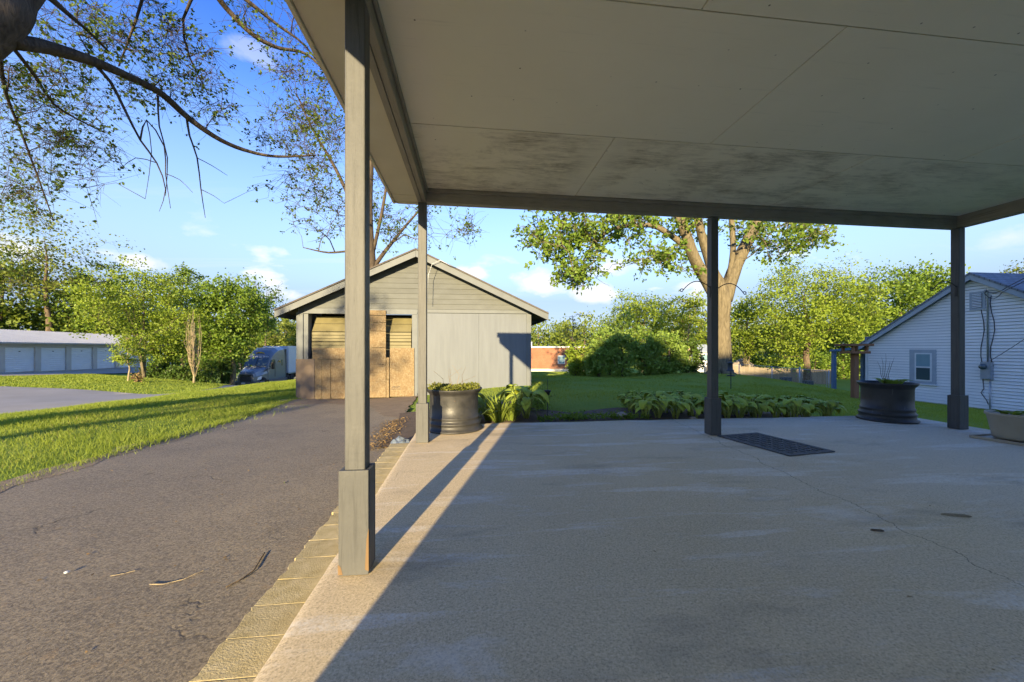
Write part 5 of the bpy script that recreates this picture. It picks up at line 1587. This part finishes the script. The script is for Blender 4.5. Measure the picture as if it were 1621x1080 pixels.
o = obj('dry_stalks', mb, M['litter']); tag(o, 'thin dry stalks standing up out of the sedum planter', 'plant')


def blade(L, W_, bend, n=6, z0=0.0):
    """one arching strap leaf along +x"""
    vs = []; fs = []
    for i in range(n + 1):
        t_ = i / n
        x = L * (t_ * math.cos(.2) * (.35 + .65 * t_)) * bend; z = L * (t_ - bend * .62 * t_ * t_)
        w_ = W_ * (math.sin(math.pi * min(1, .18 + .82 * t_)) ** .7) * (1 if i < n else .1)
        vs += [(x, -w_, z + w_ * .5), (x, 0, z), (x, w_, z + w_ * .5)]
    for i in range(n):
        for k in range(2): fs.append((i * 3 + k, i * 3 + k + 1, i * 3 + k + 4, i * 3 + k + 3))
    return vs, fs


def strap_plant(name, label, loc, nl, L, W_, mat, seed, cat='plant', bend=(.5, 1.1), group=None, rad=.06):
    o = thing(name, label, cat, loc, 0, group)
    rg = random.Random(seed)
    meshes = []
    for k in range(4):
        mb = MB().add(*blade(L * (.75 + .12 * k), W_, bend[0] + (bend[1] - bend[0]) * k / 3))
        me = mb.mesh('leaf', True); me.materials.append(mat); meshes.append(me)
    for k in range(nl):
        a = rg.uniform(0, math.tau); r_ = rg.uniform(0, rad)
        s_ = rg.uniform(.75, 1.15)
        obj('leaf', rg.choice(meshes), None, o, (r_ * math.cos(a), r_ * math.sin(a), 0), (rg.uniform(-.2, .2), rg.uniform(-.12, .2), a), scale=(s_, s_, s_))
    return o


strap_plant('leafy_weed', 'lettuce-like green plant growing in the wide wheel-rim planter', (P2[0] + .08, P2[1] + .02, .50), 26, .19, .028, M['lily'], 5, bend=(.5, 1.0), rad=.16)
mb = MB()
for k in range(5):
    q = [(P2[0] - .02 + .02 * k, P2[1], .5), (P2[0] - .01 + .03 * (k - 2), P2[1] + .02, .66), (P2[0] + .05 * (k - 2.2), P2[1], .78 + .05 * (k % 3)), (P2[0] + .07 * (k - 2.2), P2[1], .86 + .06 * (k % 3))]
    mb.tube(q, [.004, .003, .002, .001], 4)
o = obj('bare_twig', mb, M['bark']); tag(o, 'bare upright twigs standing in the wide wheel-rim planter', 'twigs')

# beige round pot on a square tray
px_, py_ = 6.16, 3.72
pot = thing('flower_pot', 'round beige plastic pot with seedlings on the patio edge', 'pot', (px_, py_, .03))
obj('pot', MB().lathe([(.0, .0), (.185, .0), (.195, .02), (.20, .06), (.235, .25), (.25, .262), (.25, .29), (.238, .29), (.222, .262), (.20, .24)], 40), M['pot'], pot, smooth=True)
obj('soil', MB().lathe([(.215, .25), (.1, .262), (0, .262)], 24), M['dirt'], pot, smooth=True)
o = thing('pot_tray', 'low pale square tray under the beige pot', 'tray', (px_, py_, .0), .12)
obj('base', MB().box(-.26, -.26, .001, .26, .26, .012), M['pot'], o)
for (a0, b0, a1, b1) in ((-.27, -.27, .27, -.255), (-.27, .255, .27, .27), (-.27, -.254, -.255, .254), (.255, -.254, .27, .254)):
    obj('lip', MB().box(a0, b0, .001, a1, b1, .03), M['pot'], o, bevel=.003)
for k, (dx, dy, nl) in enumerate(((-.13, -.05, 10), (-.06, .08, 9), (.10, -.02, 10))):
    strap_plant('seedling', 'small broad-leaved seedling in the beige pot', (px_ + dx, py_ + dy, .288), nl, .11, .022, M['lily'], 20 + k, bend=(.5, 1.1), group='seedlings in the beige pot', rad=.02)

# ------------------------------------------------------------------ bed: daylilies and hostas
bed = struct(sheet('flower_bed', [(-1.12, 4.8), (-.72, 4.8), (-.72, 5.46), (6.2, 5.46), (6.0, 6.55), (4.5, 6.75), (2.6, 6.6), (1.6, 6.1), (1.1, 6.6), (.9, 7.6), (-.6, 7.8), (-1.4, 7.8), (-1.15, 6.4)], .2, .03, M['dirt'], .02))
def hz_(x, y): return H(x, y) + .03
for k, (x, y, s_, nl) in enumerate(((.42, 5.72, 1.0, 46), (.60, 5.80, .95, 40), (.26, 5.95, .9, 34), (.52, 6.1, .9, 30), (.05, 5.85, .85, 26))):
    strap_plant('daylily', 'arching daylily clump with pale strap leaves beside the tall planter', (x, y, hz_(x, y)), nl, .62 * s_, .014, M['lily'], 50 + k, bend=(.35, 1.0), group='daylilies beside the tall planter', rad=.09)


def hosta_leaf(seed, tall):
    rg = random.Random(seed)
    mb = MB()
    pl = tall * rg.uniform(.95, 1.2); lean = .26 * tall
    pts = [(0, 0, 0), (lean * .25, 0, pl * .45), (lean * .7, 0, pl * .82), (lean * 1.15, 0, pl)]
    mb.cur = 1
    mb.tube(pts, [.010, .009, .007, .005], 5)
    mb.cur = 0
    bx, bz = pts[-1][0], pts[-1][2]
    L = rg.uniform(.15, .20); W_ = L * .40; n = 7
    vs = []; fs = []
    for i in range(n + 1):
        t_ = i / n
        x = bx + L * t_ * (1 - .12 * t_); z = bz + L * (.16 * t_ - .62 * t_ * t_)
        w_ = W_ * math.sin(math.pi * (t_ * .93 + .07) ** .62) ** .8 if i < n else .003
        for j, q in enumerate((-1, -.5, 0, .5, 1)):
            vs.append((x - (.03 if i == 0 and q else 0) * abs(q), w_ * q, z + abs(q) * w_ * .32 + (.006 if j % 2 else 0) - (.02 if abs(q) == 1 else 0)))
    for i in range(n):
        for k in range(4): fs.append((i * 5 + k, i * 5 + k + 1, (i + 1) * 5 + k + 1, (i + 1) * 5 + k))
    mb.add(vs, fs)
    me = mb.mesh('leaf', True); me.materials.append(M['hosta']); me.materials.append(M['stem'])
    return me


hm_ = [hosta_leaf(k, .24 + .035 * (k % 4)) for k in range(8)]
rg = random.Random(77)
spots = []
for row, (yy_, n) in enumerate(((5.62, 12), (5.88, 12), (6.15, 11), (6.38, 9))):
    for k in range(n):
        x = 2.62 + 3.25 * (k + .5 * (row % 2)) / (n - .3)
        if 0: continue
        spots.append((x + rg.uniform(-.06, .06), yy_ + rg.uniform(-.06, .06), row))
spots += [(.85, 5.85, 1), (-.1, 6.15, 1), (.75, 6.15, 2)]
for (x, y, row) in spots:
    near_lily = x < 1.5
    o = thing('hosta', 'broad-leaved hosta growing among the daylilies' if near_lily else 'leafy green hosta in the dense row behind the patio', 'plant', (x, y, hz_(x, y)), 0, 'hostas among the daylilies' if near_lily else 'hostas in the row behind the patio')
    nl = 9 if row < 2 else 7
    for k in range(nl):
        a = k * 2.4 + rg.uniform(-.4, .4); s_ = rg.uniform(.8, 1.15) * (1.12 if near_lily else (.76 if x < 3.0 else .86))
        obj('leaf', rg.choice(hm_), None, o, (.03 * math.cos(a), .03 * math.sin(a), 0), (rg.uniform(-.12, .12), rg.uniform(-.15, .22), a), scale=(s_, s_, s_))
# dark low shrub and ground cover at the end of the bed
for k, (x, y, h, r_, lab) in enumerate(((1.15, 6.55, .42, .34, 'low dark green shrub at the corner of the flower bed'), (3.0, 6.55, .36, .34, 'small dark leafy bush behind the hosta row'))):
    rgn = np.random.default_rng(500 + k)
    cl = ell_pts(rgn, 22, (0, 0, h * .45), (r_, r_, h * .5), .4)
    build_tree('garden_bush', lab, (x, y, hz_(x, y)), [(0, 0, 0, .02), (0, 0, h * .3, .014), (.02, 0, h * .6, .006)], cl, .13, 1900, .035, M['leaf_shrub'], M['bark'], 500 + k, twigs=3, cat='bush', twig_r=.003, limb_k=.006, rmin=.002)
rng = np.random.default_rng(600)
n = 2600
xs_ = rng.uniform(1.0, 2.7, n); ys_ = 5.5 + rng.gamma(2, .07, n)
keep = rng.random(n) < .35 + .6 * (np.sin(xs_ * 9) > .1)
xs_, ys_ = xs_[keep], ys_[keep]
pos = np.stack([xs_, ys_, Hn(xs_, ys_) + .035 + rng.random(len(xs_)) * .05], 1)
o = obj('ground_cover', np_mesh('ground_cover', leaf_quads(rng, pos, rng.uniform(.02, .05, len(xs_)), -.5), 4, M['leaf_green']), None)
stuff(o); tag(o, 'low weeds and ground cover along the back edge of the patio', 'ground cover')
for k, (x, y, s_) in enumerate(((2.28, 5.62, .10), (2.42, 5.66, .07), (2.16, 5.70, .06), (3.35, 5.52, .06))):
    o = obj('garden_rock', rock(s_, 60 + k), M['stone'], None, (x, y, hz_(x, y) + s_ * .3))
    tag(o, ('largest brown rock' if k == 0 else 'small brown rock') + (' in the hosta bed edge' if k == 3 else ' at the near end of the hosta row'), 'rock', None if k in (0, 3) else 'small rocks by the hosta row')
# solar stake light
x_, y_ = C(867, 5.75); zb_ = H(x_, y_)
sl = thing('stake_light', 'small black garden stake light in front of the dark shrub', 'garden light', (x_, y_, zb_))
obj('stake', MB().tube([(0, 0, -.1), (0, 0, .42)], .006, 6), M['iron'], sl)
obj('lamp_head', MB().lathe([(0, .40), (.03, .40), (.035, .44), (.055, .455), (.05, .468), (0, .475)], 16), M['black'], sl, smooth=True)
obj('rod', MB().tube([(0, 0, .47), (0, 0, .64)], .004, 5), M['iron'], sl)

# ------------------------------------------------------------------ rubber mat with rows of slots
mo = thing('rubber_mat', 'black slotted rubber door mat lying on the patio by the middle post', 'mat', (3.083, 3.436, .001), math.atan2(.1, .6))
MWd, ML = .60, .90
mb = MB()
bord = .045
mb.box(0, 0, 0, MWd, bord, .011); mb.box(0, ML - bord, 0, MWd, ML, .011)
mb.box(0, bord, 0, bord, ML - bord, .011); mb.box(MWd - bord, bord, 0, MWd, ML - bord, .011)
obj('border', mb, M['rubber'], mo)
mb = MB()
nx_, ny_ = 6, 11
cw, ch = (MWd - 2 * bord) / nx_, (ML - 2 * bord) / ny_
for i in range(nx_):
    for j in range(ny_):
        x0_, y0_ = bord + i * cw, bord + j * ch
        if (i + j) % 2: mb.box(x0_ + .001, y0_ + .001, .001, x0_ + cw - .001, y0_ + ch * .36, .009); mb.box(x0_ + .001, y0_ + ch * .74, .001, x0_ + cw - .001, y0_ + ch - .001, .009)
        else: mb.box(x0_ + .001, y0_ + .001, .001, x0_ + cw * .42, y0_ + ch - .001, .010); mb.box(x0_ + cw * .76, y0_ + .001, .001, x0_ + cw - .001, y0_ + ch - .001, .010)
obj('slotted_field', mb, M['rubber'], mo)

# ------------------------------------------------------------------ litter
rng = np.random.default_rng(700)
n = 1500
t_ = rng.random(n); xs_ = -1.02 - .18 * t_ + rng.normal(size=n) * .12 - .1; ys_ = 4.7 + 2.4 * t_
xs_ = np.minimum(xs_, -.96)
pos = np.stack([xs_, ys_, Hn(xs_, ys_) + .018 + rng.random(n) * .035 * np.exp(-((xs_ + 1.12) / .12) ** 2)], 1)
lv = leaf_quads(rng, pos, rng.uniform(.025, .06, n), 0, .22).reshape(-1, 4, 3); lv[:, :, 2] = pos[:, None, 2] + np.abs(lv[:, :, 2] - pos[:, None, 2]) * .3
o = obj('dry_leaf_litter', np_mesh('dry_leaf_litter', lv.reshape(-1, 3), 4, M['litter']), None)
stuff(o); tag(o, 'drift of dry brown leaves and twigs along the driveway edge', 'leaf litter')
n = 420
xs_ = rng.uniform(-3.9, -1.0, n); ys_ = rng.uniform(.9, 10.8, n)
pos = np.stack([xs_, ys_, Hn(xs_, ys_) + .016], 1)
lv = leaf_quads(rng, pos, rng.uniform(.008, .028, n), 0).reshape(-1, 4, 3); lv[:, :, 2] = pos[:, None, 2] + np.abs(lv[:, :, 2] - pos[:, None, 2]) * .25
o = obj('driveway_debris', np_mesh('driveway_debris', lv.reshape(-1, 3), 4, M['litter']), None)
stuff(o); tag(o, 'scattered leaf bits and grit on the asphalt driveway', 'debris')


def dpt(u, v, lift=.02):
    z = -.14
    for _ in range(6):
        d = (CAM_H - z) * FPX / (v - HZ); x, y = C(u, d); z = H(x, y) + .012
    return (x, y, z + lift)


for k, (pts, lab, r_) in enumerate((([dpt(a, b2, .006) for a, b2 in ((237, 927), (258, 927), (290, 919), (322, 905))], 'long curved pale twig lying on the driveway', .0022), ([dpt(a, b2, .006) for a, b2 in ((174, 914), (195, 910), (214, 905))], 'short pale twig lying on the driveway', .0018),
                                    ([dpt(a, b2, .008) for a, b2 in ((358, 932), (385, 918), (402, 905), (408, 895), (419, 877))], 'dark crooked twig on the driveway beside the edging blocks', .0035))):
    o = obj('fallen_twig', MB().tube(pts, r_, 5), M['bark' if k == 2 else 'bark_tan']); tag(o, lab, 'twig')
q = dpt(106, 909); o = obj('pebble', rock(.012, 3, .55), M['trim_white'], None, (q[0], q[1], q[2] - .008)); tag(o, 'single white pebble lying on the asphalt driveway', 'pebble')
o = obj('green_leaf', np_mesh('green_leaf', leaf_quads(np.random.default_rng(2), np.array([dpt(450, 764, .012)]), np.array([.05]), 0), 4, M['leaf_green'])); tag(o, 'single green leaf fallen on the driveway', 'leaf')
# crumpled plastic by the second post
bm = bmesh.new(); bmesh.ops.create_grid(bm, x_segments=9, y_segments=9, size=.11)
rg = random.Random(4)
for v in bm.verts: v.co.z = max(0, .10 - v.co.length * .75) + rg.uniform(0, .035); v.co.x += rg.uniform(-.012, .012)
me = bpy.data.meshes.new('crumpled_sheet'); bm.to_mesh(me); bm.free()
o = obj('crumpled_sheet', me, M['tarp'], None, (-.86, 4.86, H(-.86, 4.86) + .03)); tag(o, 'crumpled blue-grey plastic sheet beside the second post', 'plastic')
# bits on the patio
def ppt(u, v): d = CAM_H * FPX / (v - HZ); return C(u, d)
for k, (u, v, L, an_, lab) in enumerate(((1514, 817, .16, -.35, 'flat brown wood splinter lying on the patio'), (1389, 841, .07, -.3, 'thin short twig lying on the patio near the crack'))):
    x, y = ppt(u, v)
    o = obj('wood_splinter', MB().add([(-L / 2, 0, 0), (-L * .3, -.014, 0), (L * .35, -.012, 0), (L / 2, .004, 0), (L * .3, .013, 0), (-L * .35, .012, 0), (-L / 2, 0, .006), (-L * .3, -.012, .010), (L * .35, -.010, .010), (L / 2, .004, .005), (L * .3, .011, .010), (-L * .35, .010, .009)],
                                       [(5, 4, 3, 2, 1, 0), (6, 7, 8, 9, 10, 11)] + [(i, (i + 1) % 6, 6 + (i + 1) % 6, 6 + i) for i in range(6)]), M['bark_tan'] if k == 0 else M['bark'], None, (x, y, .001), (0, 0, an_), scale=(1, 1 if k == 0 else .35, 1))
    tag(o, lab, 'wood')
for k, (u, v, lab) in enumerate(((1440, 946, 'dry brown leaf curled on the open patio'), (1038, 876, 'tiny dark leaf on the patio under the ceiling'))):
    x, y = ppt(u, v)
    o = obj('dry_leaf', np_mesh('dry_leaf', leaf_quads(np.random.default_rng(6 + k), np.array([(x, y, .004)]), np.array([.045 - .015 * k]), 0, .3, .2) * np.array([1, 1, .25]) + np.array([0, 0, .004]), 4, M['litter'])); tag(o, lab, 'leaf')

# ------------------------------------------------------------------ grass blades
def grass(name, label, n, xr, yr, hgt, wid, seed, keepf, mat='grass'):
    rng = np.random.default_rng(seed)
    x = rng.uniform(*xr, n); y = rng.uniform(*yr, n)
    k = keepf(x, y, rng)
    x, y = x[k], y[k]; n = len(x)
    z = Hn(x, y) - .01
    d = np.maximum(3, x * SA + y * CA)
    patch = .75 + .35 * np.sin(x * 1.7 + 1.3 * np.sin(y * 1.1)) * np.sin(y * 1.9 + 1.1 * np.sin(x * .9))
    h = hgt * rng.uniform(.55, 1.35, n) * patch
    w = wid * rng.uniform(.7, 1.3, n) * (d / 8) ** .75
    a = rng.uniform(0, math.tau, n); ln = rng.normal(size=(n, 2)) * .45 * h[:, None]
    v = np.empty((n, 3, 3))
    v[:, 0] = np.stack([x - np.cos(a) * w, y - np.sin(a) * w, z], 1)
    v[:, 1] = np.stack([x + np.cos(a) * w, y + np.sin(a) * w, z], 1)
    v[:, 2] = np.stack([x + ln[:, 0], y + ln[:, 1], z + h], 1)
    o = obj(name, np_mesh(name, v.reshape(-1, 3), 3, M[mat]), None)
    stuff(o); tag(o, label, 'grass')
    return o


BEDP = [(-1.12, 4.8), (-.72, 4.8), (-.72, 5.46), (6.2, 5.46), (6.0, 6.55), (4.5, 6.75), (2.6, 6.6), (1.6, 6.1), (1.1, 6.6), (.9, 7.6), (-.6, 7.8), (-1.4, 7.8), (-1.15, 6.4)]
def vis(x, y):
    d = x * SA + y * CA; xc = x * CA - y * SA
    return (d > 1) & (np.abs(xc) < d * 1.45)
def edge_w(x, y): return np.where(y < 9, -4.0, -4.0 - (y - 5.8) * .13)
grass('grass_bank', 'sunlit grass bank between the driveway and the road', 170000, (-9.6, -3.8), (1.5, 22), .085, .006, 1, lambda x, y, r: vis(x, y) & (~inside(DRIVE, x, y) | (r.random(len(x)) < .05)) & (~inside(ROAD, x, y)) & ~((x > GX0 - .1) & (y > GY - .1)) & (r.random(len(x)) < np.clip(14 / (y + 2), .35, 1)))
grass('back_lawn', 'shaded green back lawn behind the patio', 230000, (-.8, 19.5), (5.4, 26), .045, .007, 2, lambda x, y, r: vis(x, y) & ~inside(BEDP, x, y) & ~((x < GX1 + .05) & (y > GY - .05) & (y < 18.3)) & ~((x < 6.7) & (y < 5.6)) & (x < NX - .05) & (r.random(len(x)) < np.clip(12 / (y + 1), .3, 1)) & ~((x < -.2) & (y < 11.2) & (x < -.9)))
grass('side_lawn', 'strip of lawn between the patio and the white house', 60000, (6.7, 18.3), (2.5, 12), .07, .006, 3, lambda x, y, r: vis(x, y))
grass('island_grass', 'mown grass island between the road and the storage units', 80000, (-36, -11), (18, 36), .09, .012, 4, lambda x, y, r: vis(x, y) & ~inside(ROAD, x, y) & ~inside(LOT, x, y))
grass('edge_weeds', 'ragged taller weeds along the edge of the driveway', 15000, (-4.75, -3.75), (1.5, 11.2), .12, .006, 5, lambda x, y, r: vis(x, y) & (np.abs(x - np.interp(y, [1.5, 3.7, 5.8, 7.6, 9.6, 11.3], [-4.0, -3.97, -4.02, -4.2, -4.55, -4.75]) + .06) < .12 * r.random(len(x)) + .02))

grass('dry_grass', 'straw-coloured dry patches in the grass bank beside the driveway', 26000, (-9.0, -3.85), (1.5, 18), .07, .006, 6, lambda x, y, r: vis(x, y) & ~inside(DRIVE, x, y) & (np.sin(x * 2.1 + 2 * np.sin(y * .8)) * np.sin(y * 1.3 + x * .7) + r.normal(size=len(x)) * .35 > .45), 'grass_dry')
# bare soil verge along the driveway
vg = []
for y in np.arange(1.6, 11.2, .3): vg.append((float(np.interp(y, [1.5, 3.7, 5.8, 7.6, 9.6, 11.3], [-4.0, -3.97, -4.02, -4.2, -4.55, -4.75])) - random.uniform(.10, .34), float(y)))
for y in np.arange(11.0, 1.5, -.3): vg.append((float(np.interp(y, [1.5, 3.7, 5.8, 7.6, 9.6, 11.3], [-4.0, -3.97, -4.02, -4.2, -4.55, -4.75])) + random.uniform(-.02, .16), float(y)))
sheet('soil_verge', vg, .18, .015, M['verge'], .0)

sheet('dirt_apron', [(-4.72, 11.16), (-4.5, 9.9), (-3.7, 10.25), (-3.0, 9.9), (-2.3, 9.3), (-1.75, 7.9), (-1.3, 7.2), (-1.35, 9), (-1.5, 11.16)], .18, .017, M['apron'], .05)

# grit, seed husks and bits of leaf blown on to the slab
rng = np.random.default_rng(811)
n = 900
xs_ = rng.uniform(-.55, 6.5, n); ys_ = 5.38 - rng.gamma(1.3, .9, n); k_ = ys_ > .7
xs_, ys_ = xs_[k_], ys_[k_]
pos = np.stack([xs_, ys_, np.full(len(xs_), .002)], 1)
lv = leaf_quads(rng, pos, rng.uniform(.004, .016, len(xs_)), 0).reshape(-1, 4, 3); lv[:, :, 2] = .0015 + np.abs(lv[:, :, 2] - .002) * .3
o = obj('patio_grit', np_mesh('patio_grit', lv.reshape(-1, 3), 4, M['litter']), None)
stuff(o); tag(o, 'fine grit and leaf bits scattered over the patio slab', 'debris')
